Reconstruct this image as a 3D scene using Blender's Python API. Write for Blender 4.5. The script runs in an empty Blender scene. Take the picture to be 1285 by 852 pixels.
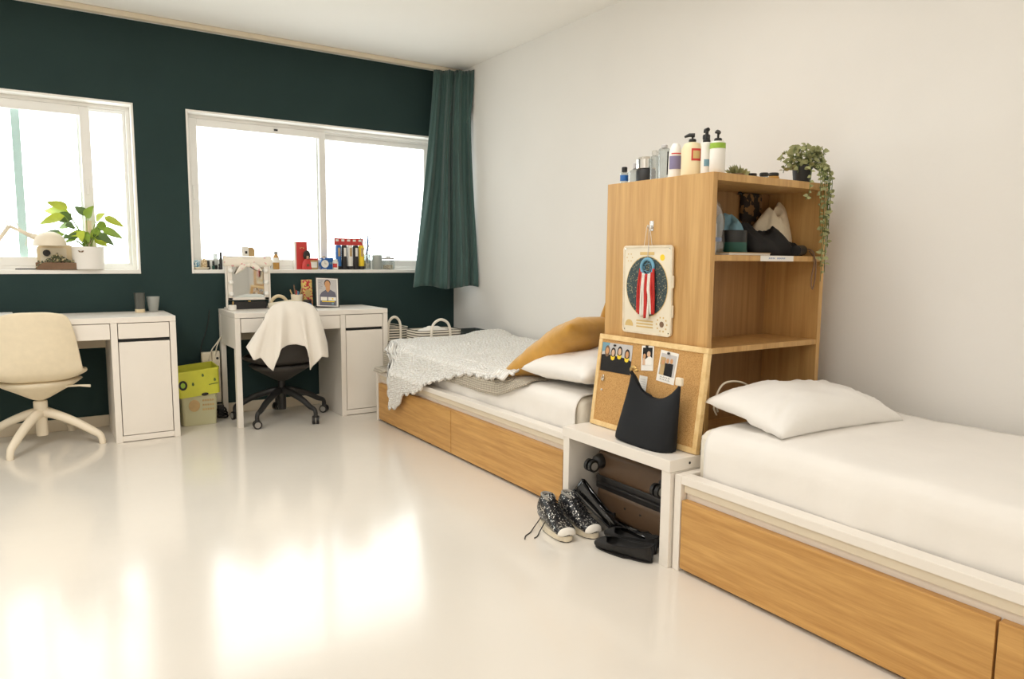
import bpy, bmesh, math, random
from mathutils import Vector, Matrix, noise
random.seed(7)
C = bpy.context.scene.collection
PI = math.pi
rad = math.radians

# ------------------------------------------------------------------ materials
def lin(c):
    return tuple(((v/255)/12.92 if v/255 <= .04045 else ((v/255+.055)/1.055)**2.4) for v in c)

def mat(name, col, rough=.5, metal=0., var=.06, vscale=6., bump=None, spec=.5, sheen=0., trans=0., coat=0., alpha=1., stretch=(1,1,1)):
    m = bpy.data.materials.new(name); m.use_nodes = True
    nt = m.node_tree; b = nt.nodes['Principled BSDF']; N = nt.nodes.new; L = nt.links.new
    c = lin(col)
    tc = N('ShaderNodeTexCoord'); mp = N('ShaderNodeMapping'); mp.inputs['Scale'].default_value = stretch
    L(tc.outputs['Object'], mp.inputs['Vector'])
    nz = N('ShaderNodeTexNoise'); nz.inputs['Scale'].default_value = vscale; nz.inputs['Detail'].default_value = 4
    L(mp.outputs[0], nz.inputs['Vector'])
    rp = N('ShaderNodeValToRGB')
    rp.color_ramp.elements[0].position = .3; rp.color_ramp.elements[1].position = .7
    rp.color_ramp.elements[0].color = tuple(max(0, v*(1-var)) for v in c)+(1,)
    rp.color_ramp.elements[1].color = tuple(min(1, v*(1+var)) for v in c)+(1,)
    L(nz.outputs['Fac'], rp.inputs['Fac']); L(rp.outputs['Color'], b.inputs['Base Color'])
    b.inputs['Roughness'].default_value = rough; b.inputs['Metallic'].default_value = metal
    b.inputs['Specular IOR Level'].default_value = spec
    b.inputs['Sheen Weight'].default_value = sheen
    b.inputs['Transmission Weight'].default_value = trans
    b.inputs['Coat Weight'].default_value = coat
    b.inputs['Alpha'].default_value = alpha
    if bump:
        n2 = N('ShaderNodeTexNoise'); n2.inputs['Scale'].default_value = bump[0]; n2.inputs['Detail'].default_value = 3
        L(tc.outputs['Object'], n2.inputs['Vector'])
        bp = N('ShaderNodeBump'); bp.inputs['Strength'].default_value = bump[1]; bp.inputs['Distance'].default_value = bump[2] if len(bump) > 2 else .002
        L(n2.outputs['Fac'], bp.inputs['Height']); L(bp.outputs[0], b.inputs['Normal'])
    return m

def wood(name, dark, light, stretch, scale=9., rough=.42, ring=5.):
    m = bpy.data.materials.new(name); m.use_nodes = True
    nt = m.node_tree; b = nt.nodes['Principled BSDF']; N = nt.nodes.new; L = nt.links.new
    tc = N('ShaderNodeTexCoord'); mp = N('ShaderNodeMapping'); mp.inputs['Scale'].default_value = stretch
    L(tc.outputs['Object'], mp.inputs['Vector'])
    n1 = N('ShaderNodeTexNoise'); n1.inputs['Scale'].default_value = scale; n1.inputs['Detail'].default_value = 6; n1.inputs['Distortion'].default_value = .6
    n2 = N('ShaderNodeTexNoise'); n2.inputs['Scale'].default_value = scale*6; n2.inputs['Detail'].default_value = 3
    n0 = N('ShaderNodeTexNoise'); n0.inputs['Scale'].default_value = scale*.25; n0.inputs['Detail'].default_value = 2
    for n in (n0, n1, n2): L(mp.outputs[0], n.inputs['Vector'])
    # growth rings: a sine of a stretched noise field
    mu = N('ShaderNodeMath'); mu.operation = 'MULTIPLY'; mu.inputs[1].default_value = ring*2*PI; L(n0.outputs['Fac'], mu.inputs[0])
    si = N('ShaderNodeMath'); si.operation = 'SINE'; L(mu.outputs[0], si.inputs[0])
    a1 = N('ShaderNodeMath'); a1.operation = 'MULTIPLY_ADD'; a1.inputs[1].default_value = .07; a1.inputs[2].default_value = 0; L(si.outputs[0], a1.inputs[0])
    a2 = N('ShaderNodeMath'); a2.operation = 'ADD'; L(n1.outputs['Fac'], a2.inputs[0]); L(a1.outputs[0], a2.inputs[1])
    a3 = N('ShaderNodeMath'); a3.operation = 'MULTIPLY_ADD'; a3.inputs[1].default_value = .35; L(n2.outputs['Fac'], a3.inputs[0]); L(a2.outputs[0], a3.inputs[2])
    rp = N('ShaderNodeValToRGB'); rp.color_ramp.elements[0].position = .42; rp.color_ramp.elements[1].position = .92
    rp.color_ramp.elements[0].color = lin(dark)+(1,); rp.color_ramp.elements[1].color = lin(light)+(1,)
    L(a3.outputs[0], rp.inputs['Fac']); L(rp.outputs['Color'], b.inputs['Base Color'])
    b.inputs['Roughness'].default_value = rough
    bp = N('ShaderNodeBump'); bp.inputs['Strength'].default_value = .08; bp.inputs['Distance'].default_value = .001
    L(n2.outputs['Fac'], bp.inputs['Height']); L(bp.outputs[0], b.inputs['Normal'])
    return m

def stripes(name, c1, c2, freq, axis='Z', duty=.5, rough=.8):
    m = bpy.data.materials.new(name); m.use_nodes = True
    nt = m.node_tree; b = nt.nodes['Principled BSDF']; N = nt.nodes.new; L = nt.links.new
    tc = N('ShaderNodeTexCoord')
    wv = N('ShaderNodeTexWave'); wv.bands_direction = axis; wv.inputs['Scale'].default_value = freq; wv.inputs['Distortion'].default_value = .25; wv.inputs['Detail'].default_value = 1
    L(tc.outputs['Object'], wv.inputs['Vector'])
    rp = N('ShaderNodeValToRGB'); rp.color_ramp.elements[0].position = duty-.08; rp.color_ramp.elements[1].position = duty+.08
    rp.color_ramp.elements[0].color = lin(c1)+(1,); rp.color_ramp.elements[1].color = lin(c2)+(1,)
    L(wv.outputs['Fac'], rp.inputs['Fac']); L(rp.outputs['Color'], b.inputs['Base Color'])
    b.inputs['Roughness'].default_value = rough
    bp = N('ShaderNodeBump'); bp.inputs['Strength'].default_value = .4; bp.inputs['Distance'].default_value = .003
    L(wv.outputs['Fac'], bp.inputs['Height']); L(bp.outputs[0], b.inputs['Normal'])
    return m

def knit(name, light, dark, scale, rough=.9, dirs=('X', 'Y'), dist=.006, pit=.35):
    """knitted / crocheted cloth: two crossed wave fields in UV space"""
    m = bpy.data.materials.new(name); m.use_nodes = True
    nt = m.node_tree; b = nt.nodes['Principled BSDF']; N = nt.nodes.new; L = nt.links.new
    tc = N('ShaderNodeTexCoord')
    ws = []
    for d, s in zip(dirs, scale):
        wv = N('ShaderNodeTexWave'); wv.bands_direction = d; wv.inputs['Scale'].default_value = s
        wv.inputs['Distortion'].default_value = 1.2; wv.inputs['Detail'].default_value = 1; wv.inputs['Detail Scale'].default_value = 1.5
        L(tc.outputs['UV'], wv.inputs['Vector']); ws.append(wv)
    mx = N('ShaderNodeMath'); mx.operation = 'MULTIPLY'; L(ws[0].outputs['Fac'], mx.inputs[0]); L(ws[1].outputs['Fac'], mx.inputs[1])
    pw = N('ShaderNodeMath'); pw.operation = 'POWER'; pw.inputs[1].default_value = pit; L(mx.outputs[0], pw.inputs[0])
    rp = N('ShaderNodeValToRGB'); rp.color_ramp.elements[0].position = .1; rp.color_ramp.elements[1].position = .62
    rp.color_ramp.elements[0].color = lin(dark)+(1,); rp.color_ramp.elements[1].color = lin(light)+(1,)
    L(pw.outputs[0], rp.inputs['Fac']); L(rp.outputs['Color'], b.inputs['Base Color'])
    b.inputs['Roughness'].default_value = rough; b.inputs['Sheen Weight'].default_value = .2
    bp = N('ShaderNodeBump'); bp.inputs['Strength'].default_value = .8; bp.inputs['Distance'].default_value = dist
    L(pw.outputs[0], bp.inputs['Height']); L(bp.outputs[0], b.inputs['Normal'])
    return m

def speckle(name, base, spot, scale, thr, rough=.4, metal_spot=0., base2=None):
    """small flecks (cork, sequins, gold dust) from a voronoi field"""
    m = bpy.data.materials.new(name); m.use_nodes = True
    nt = m.node_tree; b = nt.nodes['Principled BSDF']; N = nt.nodes.new; L = nt.links.new
    tc = N('ShaderNodeTexCoord'); vo = N('ShaderNodeTexVoronoi'); vo.inputs['Scale'].default_value = scale
    L(tc.outputs['Object'], vo.inputs['Vector'])
    sp = N('ShaderNodeSeparateColor'); L(vo.outputs['Color'], sp.inputs[0])
    gt = N('ShaderNodeMath'); gt.operation = 'GREATER_THAN'; gt.inputs[1].default_value = thr; L(sp.outputs[0], gt.inputs[0])
    nz = N('ShaderNodeTexNoise'); nz.inputs['Scale'].default_value = scale*.5; L(tc.outputs['Object'], nz.inputs['Vector'])
    rp = N('ShaderNodeValToRGB'); rp.color_ramp.elements[0].color = lin(base)+(1,); rp.color_ramp.elements[1].color = lin(base2 or base)+(1,)
    rp.color_ramp.elements[0].position = .35; rp.color_ramp.elements[1].position = .65
    L(nz.outputs['Fac'], rp.inputs['Fac'])
    mx = N('ShaderNodeMix'); mx.data_type = 'RGBA'
    L(gt.outputs[0], mx.inputs['Factor']); L(rp.outputs[0], mx.inputs['A']); mx.inputs['B'].default_value = lin(spot)+(1,)
    L(mx.outputs['Result'], b.inputs['Base Color'])
    b.inputs['Roughness'].default_value = rough
    if metal_spot:
        mm = N('ShaderNodeMath'); mm.operation = 'MULTIPLY'; mm.inputs[1].default_value = metal_spot; L(gt.outputs[0], mm.inputs[0]); L(mm.outputs[0], b.inputs['Metallic'])
    bp = N('ShaderNodeBump'); bp.inputs['Strength'].default_value = .3; bp.inputs['Distance'].default_value = .001
    L(vo.outputs['Distance'], bp.inputs['Height']); L(bp.outputs[0], b.inputs['Normal'])
    return m

def thin_glass(name, tint=(255, 255, 255), gloss=.08, haze=0., hcol=(235, 238, 238)):
    m = bpy.data.materials.new(name); m.use_nodes = True
    nt = m.node_tree; nt.nodes.clear(); N = nt.nodes.new; L = nt.links.new
    out = N('ShaderNodeOutputMaterial'); tr = N('ShaderNodeBsdfTransparent'); gl = N('ShaderNodeBsdfGlossy'); gl.inputs['Roughness'].default_value = .02
    tr.inputs['Color'].default_value = lin(tint)+(1,)
    lw = N('ShaderNodeLayerWeight'); lw.inputs['Blend'].default_value = .25
    ml = N('ShaderNodeMath'); ml.operation = 'MULTIPLY_ADD'; ml.inputs[1].default_value = .5; ml.inputs[2].default_value = gloss; L(lw.outputs['Facing'], ml.inputs[0])
    if gloss <= .02: ml.inputs[1].default_value = .1
    mx = N('ShaderNodeMixShader'); L(ml.outputs[0], mx.inputs[0]); L(tr.outputs[0], mx.inputs[1]); L(gl.outputs[0], mx.inputs[2])
    last = mx
    if haze:
        df = N('ShaderNodeBsdfPrincipled'); df.inputs['Base Color'].default_value = lin(hcol)+(1,); df.inputs['Roughness'].default_value = .35
        m2 = N('ShaderNodeMixShader'); m2.inputs[0].default_value = haze; L(mx.outputs[0], m2.inputs[1]); L(df.outputs[0], m2.inputs[2]); last = m2
    L(last.outputs[0], out.inputs[0])
    return m

M = {}
M['floor'] = mat('floor_paint', (229, 222, 211), .145, var=.03, vscale=1.2, bump=(16, .05, .006), spec=.55)
M['white_wall'] = mat('white_wall_paint', (236, 233, 228), .85, var=.015, vscale=2, bump=(60, .12, .002))
M['ceiling'] = mat('ceiling_paint', (246, 243, 237), .9, var=.01, vscale=2)
M['teal_wall'] = mat('dark_teal_wall_paint', (42, 61, 60), .8, var=.05, vscale=3, bump=(80, .15, .002), spec=.25)
M['sill'] = mat('sill_paint', (246, 243, 237), .45, var=.02)
M['frame'] = mat('window_frame_white', (240, 238, 234), .4, var=.02)
M['glass'] = thin_glass('window_glass', (250, 253, 252), .03)
M['white_lam'] = mat('white_laminate', (238, 231, 221), .35, var=.015, vscale=4)
M['cream_lam'] = mat('cream_board', (226, 213, 190), .5, var=.02)
M['oak_v'] = wood('oak_vertical_grain', (184, 140, 82), (210, 168, 108), (7, 7, .30), 6)
M['oak_shade'] = wood('oak_shaded_inside', (150, 110, 66), (174, 134, 86), (7, 7, .30), 6)  # same oak, darkened to put the bookcase's inner shade into the colour
M['oak_h'] = wood('oak_horizontal_grain', (184, 134, 70), (214, 166, 98), (9, .45, 8), 6, ring=6)
M['pine'] = wood('pine_frame', (222, 184, 122), (242, 212, 156), (3, 3, 3), 8)
M['cork'] = speckle('cork', (198, 152, 92), (174, 126, 70), 520, .78, .9, base2=(206, 162, 102))
M['black_plastic'] = mat('black_plastic', (30, 29, 28), .45, var=.05)
M['shell_black'] = mat('chair_shell_dark', (52, 48, 44), .55, var=.06, bump=(200, .1, .001))
M['grey_plastic'] = mat('caster_grey', (150, 146, 140), .5)
M['shell_cream'] = mat('chair_shell_cream', (234, 220, 192), .6, var=.03, vscale=30, bump=(250, .15, .001))
M['cream_plastic'] = mat('cream_plastic', (238, 226, 204), .45, var=.02)
M['sheet'] = mat('white_sheet', (238, 233, 226), .8, var=.015, sheen=.15, bump=(9, .35, .01))
M['mattress'] = mat('mattress_ticking', (232, 224, 208), .85, var=.03, bump=(45, .5, .006))
M['pillow'] = mat('white_pillowcase', (238, 234, 228), .8, var=.015, sheen=.15, bump=(14, .3, .01))
M['mustard'] = mat('mustard_velvet', (200, 148, 56), .7, var=.12, vscale=9, sheen=.35, bump=(16, .5, .01))
M['crochet'] = knit('white_crochet', (250, 248, 243), (232, 226, 216), (15, 22), dist=.008)
M['greyknit'] = knit('grey_knit', (206, 196, 178), (158, 146, 128), (22, 26), dist=.006)
M['grey_cloth'] = mat('grey_fabric_box', (70, 78, 76), .85, var=.08, vscale=30)
M['curtain'] = mat('dark_green_curtain', (58, 88, 84), .7, var=.06, vscale=4, sheen=.3, bump=(180, .1, .001))
M['towel'] = mat('white_towel', (240, 234, 224), .85, var=.015, sheen=.2, bump=(120, .2, .002))
M['basket'] = stripes('striped_basket', (62, 58, 54), (238, 230, 214), 17, 'Z', .38)
M['basket2'] = stripes('striped_basket_wide', (96, 88, 78), (240, 233, 218), 17, 'Z', .34)
M['strap_white'] = mat('cotton_strap', (240, 232, 218), .85)
M['lime'] = mat('lime_plastic', (206, 206, 66), .45, var=.06, vscale=12)
M['clear_lime'] = thin_glass('clear_green_plastic', (225, 235, 185), .06, .58, (236, 230, 192))
M['clear'] = thin_glass('clear_plastic', (246, 246, 244), .10, .10, (230, 228, 222))
M['frost'] = thin_glass('frosted_plastic', (225, 228, 226), .08, .55, (200, 202, 196))
M['smoke'] = thin_glass('smoky_glass', (120, 122, 116), .10, .4, (112, 114, 106))
M['terr'] = thin_glass('jar_glass', (235, 240, 240), .12, .12, (225, 228, 226))
M['mirror'] = mat('mirror_surface', (210, 212, 210), .03, 1., var=.0)
M['bulb'] = mat('bulb_white', (250, 248, 242), .3, var=.01)
M['navy_bag'] = mat('charcoal_faux_leather', (19, 20, 23), .65, var=.08, vscale=20, bump=(220, .3, .001), spec=.3)
M['black_cloth'] = mat('black_cloth', (26, 24, 24), .85, var=.1, vscale=20, bump=(40, .4, .004))
M['black_knit'] = mat('black_knit', (38, 36, 34), .8, var=.15, vscale=60, bump=(140, .6, .002))
M['patent'] = mat('black_patent', (16, 15, 15), .12, var=.05, coat=.6)
M['glitter'] = speckle('black_sequins', (22, 22, 24), (225, 222, 214), 190, .86, .3, .8, base2=(38, 38, 42))
M['rubber'] = mat('cream_rubber', (226, 214, 190), .6, var=.1, vscale=30)
M['toecap'] = mat('toe_cap', (236, 230, 220), .45, var=.03)
M['lining'] = mat('grey_lining', (150, 146, 138), .9, var=.06)
M['case'] = mat('brown_case_shell', (92, 70, 50), .42, var=.06, vscale=4, bump=(160, .2, .001))
M['case_dk'] = mat('case_trim', (34, 31, 30), .5)
M['cream_card'] = mat('cream_card', (232, 222, 200), .55, var=.04, vscale=8)
M['starry'] = speckle('dark_teal_star_field', (44, 60, 64), (150, 142, 112), 260, .90, .6, base2=(62, 80, 80))
M['gold'] = mat('pale_gold_print', (214, 184, 120), .5, var=.05)
M['yellow'] = mat('yellow', (244, 208, 44), .5, var=.04)
M['red'] = mat('red', (206, 62, 58), .5, var=.05)
M['redyarn'] = mat('red_yarn', (196, 52, 46), .9, var=.1, vscale=60, bump=(200, .5, .002))
M['whiteyarn'] = mat('white_yarn', (232, 226, 216), .9, var=.06, vscale=60, bump=(200, .5, .002))
M['bluewrap'] = mat('blue_thread', (112, 164, 190), .8, var=.1, vscale=60)
M['blue'] = mat('blue', (40, 104, 176), .5, var=.06)
M['ltblue'] = mat('pale_blue_cloth', (122, 162, 178), .85, var=.1, vscale=14, bump=(24, .4, .006))
M['green_dk'] = mat('dark_green', (18, 74, 62), .5)
M['green'] = mat('label_green', (150, 186, 60), .5)
M['purple'] = mat('purple_label', (134, 126, 160), .5)
M['cream_bottle'] = mat('cream_bottle', (238, 220, 180), .4, var=.03)
M['white_bottle'] = mat('white_bottle', (240, 236, 228), .35, var=.02)
M['amber'] = mat('amber', (190, 142, 70), .35, var=.08)
M['chrome'] = mat('chrome', (230, 228, 224), .12, 1., var=.02)
M['brass'] = mat('brass', (206, 172, 110), .3, .9, var=.05)
M['beige_cloth'] = mat('cream_cotton', (222, 208, 182), .9, var=.06, vscale=14, bump=(26, .5, .008))
M['paper'] = mat('paper', (240, 236, 228), .7, var=.02)
M['paper_grey'] = mat('grey_print', (196, 192, 190), .6, var=.06, vscale=20)
M['skin'] = mat('printed_skin', (206, 152, 104), .6, var=.06)
M['skin2'] = mat('printed_skin_light', (214, 178, 148), .6, var=.06)
M['hair'] = mat('printed_hair', (40, 30, 26), .6)
M['shirt'] = mat('printed_shirt', (104, 102, 116), .6, var=.05)
M['tan'] = mat('tan_card', (190, 160, 112), .7, var=.08, vscale=30)
M['leaf'] = mat('leaf_green', (132, 160, 52), .45, var=.25, vscale=9)
M['leaf_y'] = mat('leaf_yellow_green', (186, 200, 62), .45, var=.2, vscale=9)
M['leaf_d'] = mat('leaf_dark', (84, 108, 48), .5, var=.25, vscale=9)
M['leaf_sage'] = mat('leaf_sage', (158, 160, 112), .6, var=.2, vscale=30)
M['leaf_blk'] = mat('leaf_near_black', (48, 50, 44), .6, var=.2, vscale=30)  # near-black leaf colour of the plant's second set of strands
M['soil'] = mat('soil', (52, 42, 34), .95, var=.3, vscale=60)
M['pot'] = mat('white_ceramic', (242, 238, 232), .3, var=.01)
M['brown'] = mat('brown_wood', (122, 94, 70), .7, var=.15, vscale=20)
M['beads'] = speckle('bead_mix', (60, 52, 44), (206, 190, 150), 140, .7, .35, base2=(110, 120, 84))
M['retro'] = mat('cream_radio', (226, 208, 172), .5, var=.05)
M['teal_out'] = thin_glass('pale_green_glass_edge', (222, 238, 236), .0, .80, (228, 240, 238))
M['leopard'] = speckle('dark_leopard_fabric', (44, 36, 30), (132, 98, 60), 60, .62, .9)
M['patterned'] = speckle('confetti_print', (226, 196, 140), (206, 62, 74), 110, .62, .5, base2=(240, 214, 110))
M['bead_blue'] = speckle('blue_trinkets', (214, 226, 226), (80, 140, 170), 160, .55, .3)
M['bead_tan'] = speckle('tan_trinkets', (226, 206, 170), (170, 140, 100), 160, .55, .4)
M['pinkprint'] = speckle('white_cloth_pink_print', (244, 236, 222), (232, 176, 176), 70, .94, .9)
M['cable'] = mat('cream_cable', (226, 216, 196), .5)

# ------------------------------------------------------------------ geometry helpers
def BM(): return bmesh.new()

def box(bm, x0, x1, y0, y1, z0, z1, bev=0., seg=2):
    r = bmesh.ops.create_cube(bm, size=1.0)
    vs = r['verts']
    for v in vs:
        v.co = Vector((x0 if v.co.x < 0 else x1, y0 if v.co.y < 0 else y1, z0 if v.co.z < 0 else z1))
    if bev:
        es = list({e for v in vs for e in v.link_edges})
        bmesh.ops.bevel(bm, geom=es, offset=bev, segments=seg, profile=.5, affect='EDGES')
    return bm

def tube(bm, pts, r, n=8, caps=True):
    pts = [Vector(p) for p in pts]
    rs = r if isinstance(r, (list, tuple)) else [r]*len(pts)
    rings = []; up = None
    for i, p in enumerate(pts):
        d = (pts[min(i+1, len(pts)-1)] - pts[max(i-1, 0)])
        if d.length < 1e-9: d = Vector((0, 0, 1))
        d.normalize()
        if up is None:
            up = Vector((0, 0, 1)) if abs(d.z) < .9 else Vector((1, 0, 0))
        a = d.cross(up)
        if a.length < 1e-6: a = d.cross(Vector((0, 1, 0)))
        a.normalize(); up = a.cross(d).normalized()
        rings.append([bm.verts.new(p + (a*math.cos(2*PI*k/n) + up*math.sin(2*PI*k/n))*rs[i]) for k in range(n)])
    for a, b in zip(rings, rings[1:]):
        for k in range(n):
            bm.faces.new((a[k], a[(k+1) % n], b[(k+1) % n], b[k]))
    if caps:
        bm.faces.new(rings[0][::-1]); bm.faces.new(rings[-1])
    return bm

def lathe(bm, prof, c=(0, 0, 0), n=24, sx=1., sy=1.):
    """prof: list of (radius, z) from bottom to top"""
    rings = []
    for r, z in prof:
        if r < 1e-6: rings.append([bm.verts.new((c[0], c[1], c[2]+z))])
        else: rings.append([bm.verts.new((c[0]+sx*r*math.cos(2*PI*k/n), c[1]+sy*r*math.sin(2*PI*k/n), c[2]+z)) for k in range(n)])
    for a, b in zip(rings, rings[1:]):
        for k in range(n):
            k2 = (k+1) % n
            if len(a) == 1 and len(b) == 1: continue
            if len(a) == 1: bm.faces.new((a[0], b[k2], b[k]))
            elif len(b) == 1: bm.faces.new((a[k], a[k2], b[0]))
            else: bm.faces.new((a[k], a[k2], b[k2], b[k]))
    if len(rings[0]) > 1: bm.faces.new(rings[0][::-1])
    if len(rings[-1]) > 1: bm.faces.new(rings[-1])
    return bm

def grid(bm, f, nu, nv, close_u=False, uv=None):
    lay = bm.loops.layers.uv.verify() if uv else None
    vs = [[bm.verts.new(f(i/nu, j/nv)) for j in range(nv+1)] for i in range(nu if close_u else nu+1)]
    for i in range(nu):
        for j in range(nv):
            i2 = (i+1) % len(vs)
            fa = bm.faces.new((vs[i][j], vs[i2][j], vs[i2][j+1], vs[i][j+1]))
            if lay:
                for lp, (a, b) in zip(fa.loops, ((i, j), (i+1, j), (i+1, j+1), (i, j+1))):
                    lp[lay].uv = uv(a/nu, b/nv)
    return vs

def prism(bm, outline, axis, lo, hi):
    """extrude a 2-D outline along an axis; outline coordinates are the other two axes in xyz order"""
    def P(a, b, t):
        return {'x': (t, a, b), 'y': (a, t, b), 'z': (a, b, t)}[axis]
    A = [bm.verts.new(P(a, b, lo)) for a, b in outline]; B = [bm.verts.new(P(a, b, hi)) for a, b in outline]
    n = len(A)
    bm.faces.new(A[::-1]); bm.faces.new(B)
    for i in range(n): bm.faces.new((A[i], A[(i+1) % n], B[(i+1) % n], B[i]))
    return bm

def rrect(x0, x1, z0, z1, r, n=5):
    o = []
    for cx, cz, a0 in ((x1-r, z0+r, -90), (x1-r, z1-r, 0), (x0+r, z1-r, 90), (x0+r, z0+r, 180)):
        for k in range(n+1):
            a = rad(a0+90*k/n); o.append((cx+r*math.cos(a), cz+r*math.sin(a)))
    return o

def ell(cx, cz, rx, rz, n=24, a0=0, a1=360):
    full = abs(a1-a0) >= 360
    return [(cx+rx*math.cos(rad(a0+(a1-a0)*k/(n if full else n-1))), cz+rz*math.sin(rad(a0+(a1-a0)*k/(n if full else n-1)))) for k in range(n)]

def cr(P, t):
    """Catmull-Rom through the points P at t in 0..1 (tuples of any length)"""
    n = len(P)-1; x = min(max(t, 0), 1)*n; i = min(int(x), n-1); u = x-i
    p0, p1, p2, p3 = P[max(i-1, 0)], P[i], P[i+1], P[min(i+2, n)]
    return tuple(.5*((2*b)+(c-a)*u+(2*a-5*b+4*c-d)*u*u+(3*b-a-3*c+d)*u**3) for a, b, c, d in zip(p0, p1, p2, p3))

def lerp_tab(tab, x):
    if x <= tab[0][0]: return tab[0][1]
    for (a, va), (b, vb) in zip(tab, tab[1:]):
        if x <= b: return va+(vb-va)*(x-a)/(b-a)
    return tab[-1][1]

def smooth_path(P, n): return [cr(P, i/n) for i in range(n+1)]

def obj(name, bm, material, parent=None, smooth=False, solid=0., label=None, sub=0, off=-1):
    bmesh.ops.recalc_face_normals(bm, faces=bm.faces)
    me = bpy.data.meshes.new(name); bm.to_mesh(me); bm.free()
    me.materials.append(material)
    if smooth:
        me.polygons.foreach_set('use_smooth', [True]*len(me.polygons))
    o = bpy.data.objects.new(name, me); C.objects.link(o)
    if smooth == 'auto':
        me.set_sharp_from_angle(angle=rad(38))
    if parent: o.parent = parent
    if solid:
        m = o.modifiers.new('thickness', 'SOLIDIFY'); m.thickness = solid; m.offset = off
    if sub:
        m = o.modifiers.new('smooth', 'SUBSURF'); m.levels = sub; m.render_levels = sub
    if label: o['label'] = label
    return o

def thing(name, label, cat, loc=(0, 0, 0), rot=(0, 0, 0), group=None):
    o = bpy.data.objects.new(name, None); C.objects.link(o)
    o.empty_display_size = .1
    o.location = loc; o.rotation_euler = rot
    o['label'] = label; o['category'] = cat
    if group: o['group'] = group
    return o

def tag(o, label, cat, group=None, kind=None):
    o['label'] = label; o['category'] = cat
    if group: o['group'] = group
    if kind: o['kind'] = kind
    return o

def struct(name, bm, m, parent=None, smooth=False):
    o = obj(name, bm, m, parent, smooth)
    if not parent: o['kind'] = 'structure'
    return o

def copy_thing(o, loc, label, rot=None, group=None):
    c = o.copy(); C.objects.link(c); c.location = loc; c['label'] = label
    if rot is not None: c.rotation_euler = rot
    if group: c['group'] = group
    for ch in [x for x in bpy.data.objects if x.parent == o]:
        d = ch.copy(); C.objects.link(d); d.parent = c
        for g in [x for x in bpy.data.objects if x.parent == ch]:
            e = g.copy(); C.objects.link(e); e.parent = d
    return c

def nz(x, y, z=0, s=1.): return noise.noise(Vector((x*s, y*s, z*s)))

# ------------------------------------------------------------------ the room
CEIL = 2.60
WX0, WXS = -.197, 0.              # right wall: x = WX0 + WXS*y
def wallx(y): return WX0 + WXS*y
W1 = (-4.46, -2.540, .994, 2.086)  # openings in the teal wall: x0, x1, z0, z1
W2 = (-2.228, -.31, .994, 2.086)
XL, YF = -5.4, -7.4                # left wall, front wall behind the camera

bm = BM(); box(bm, XL-.2, .4, YF-.2, .3, -.1, 0); struct('floor', bm, M['floor'])
bm = BM(); box(bm, XL-.2, .4, YF-.2, .3, CEIL, CEIL+.1); struct('ceiling', bm, M['ceiling'])
bm = BM()
TH = .26
xs = [XL-.2, W1[0], W1[1], W2[0], W2[1], wallx(0)]
box(bm, xs[0], xs[1], 0, TH, 0, CEIL); box(bm, xs[2], xs[3], 0, TH, 0, CEIL); box(bm, xs[4], .4, 0, TH, 0, CEIL)
for w in (W1, W2):
    box(bm, w[0], w[1], 0, TH, 0, w[2]); box(bm, w[0], w[1], 0, TH, w[3], CEIL)
struct('wall_back', bm, M['teal_wall'])
bm = BM(); box(bm, WX0, .4, YF-.2, 0, 0, CEIL); struct('wall_right', bm, M['white_wall'])
bm = BM(); box(bm, XL-.2, XL, YF, 0, 0, CEIL); struct('wall_left', bm, M['white_wall'])
bm = BM(); box(bm, XL, wallx(YF)-.002, YF-.2, YF, 0, CEIL); struct('wall_front', bm, M['white_wall'])
bm = BM(); box(bm, XL, wallx(0)-.003, -.012, 0, 0, .075, .003); struct('baseboard_back', bm, M['cream_lam'])

def window(idx, w, mull, leftfront):
    root = bpy.data.objects.new('window_%d' % idx, None); C.objects.link(root); root['kind'] = 'structure'
    x0, x1, z0, z1 = w
    t = .012
    bm = BM()      # white painted reveal lining the opening
    box(bm, x0, x0+t, -.003, .24, z0, z1); box(bm, x1-t, x1, -.003, .24, z0, z1)
    box(bm, x0+t, x1-t, -.003, .24, z1-t, z1)
    obj('reveal', bm, M['sill'], root)
    bm = BM(); box(bm, x0+t, x1-t, -.006, .24, z0, z0+.026, .003); obj('sill', bm, M['sill'], root)
    fz0, fz1 = z0+.026, z1-t
    fx0, fx1 = x0+t, x1-t
    bm = BM(); fw = .022
    for a, b, c, d in ((fx0, fx0+fw, fz0, fz1), (fx1-fw, fx1, fz0, fz1), (fx0+fw, fx1-fw, fz0, fz0+fw), (fx0+fw, fx1-fw, fz1-fw, fz1)):
        box(bm, a, b, .105, .20, c, d, .002)
    # running tracks
    box(bm, fx0+fw, fx1-fw, .125, .131, fz0+fw, fz0+fw+.012); box(bm, fx0+fw, fx1-fw, .125, .131, fz1-fw-.012, fz1-fw)
    obj('frame', bm, M['frame'], root)
    def sash(sx0, sx1, y0, y1, sz0, sz1, sw):
        bm = BM()
        for a, b, c, d in ((sx0, sx0+sw, sz0, sz1), (sx1-sw, sx1, sz0, sz1), (sx0+sw, sx1-sw, sz0, sz0+sw), (sx0+sw, sx1-sw, sz1-sw, sz1)):
            box(bm, a, b, y0, y1, c, d, .003)
        s = obj('sash', bm, M['frame'], root)
        bm = BM(); box(bm, sx0+sw-.004, sx1-sw+.004, (y0+y1)/2-.002, (y0+y1)/2+.002, sz0+sw-.004, sz1-sw+.004); obj('pane', bm, M['glass'], s)
        return s
    a0, a1 = fz0+fw, fz1-fw
    return root, sash, fx0+fw, fx1-fw, a0, a1

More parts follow.
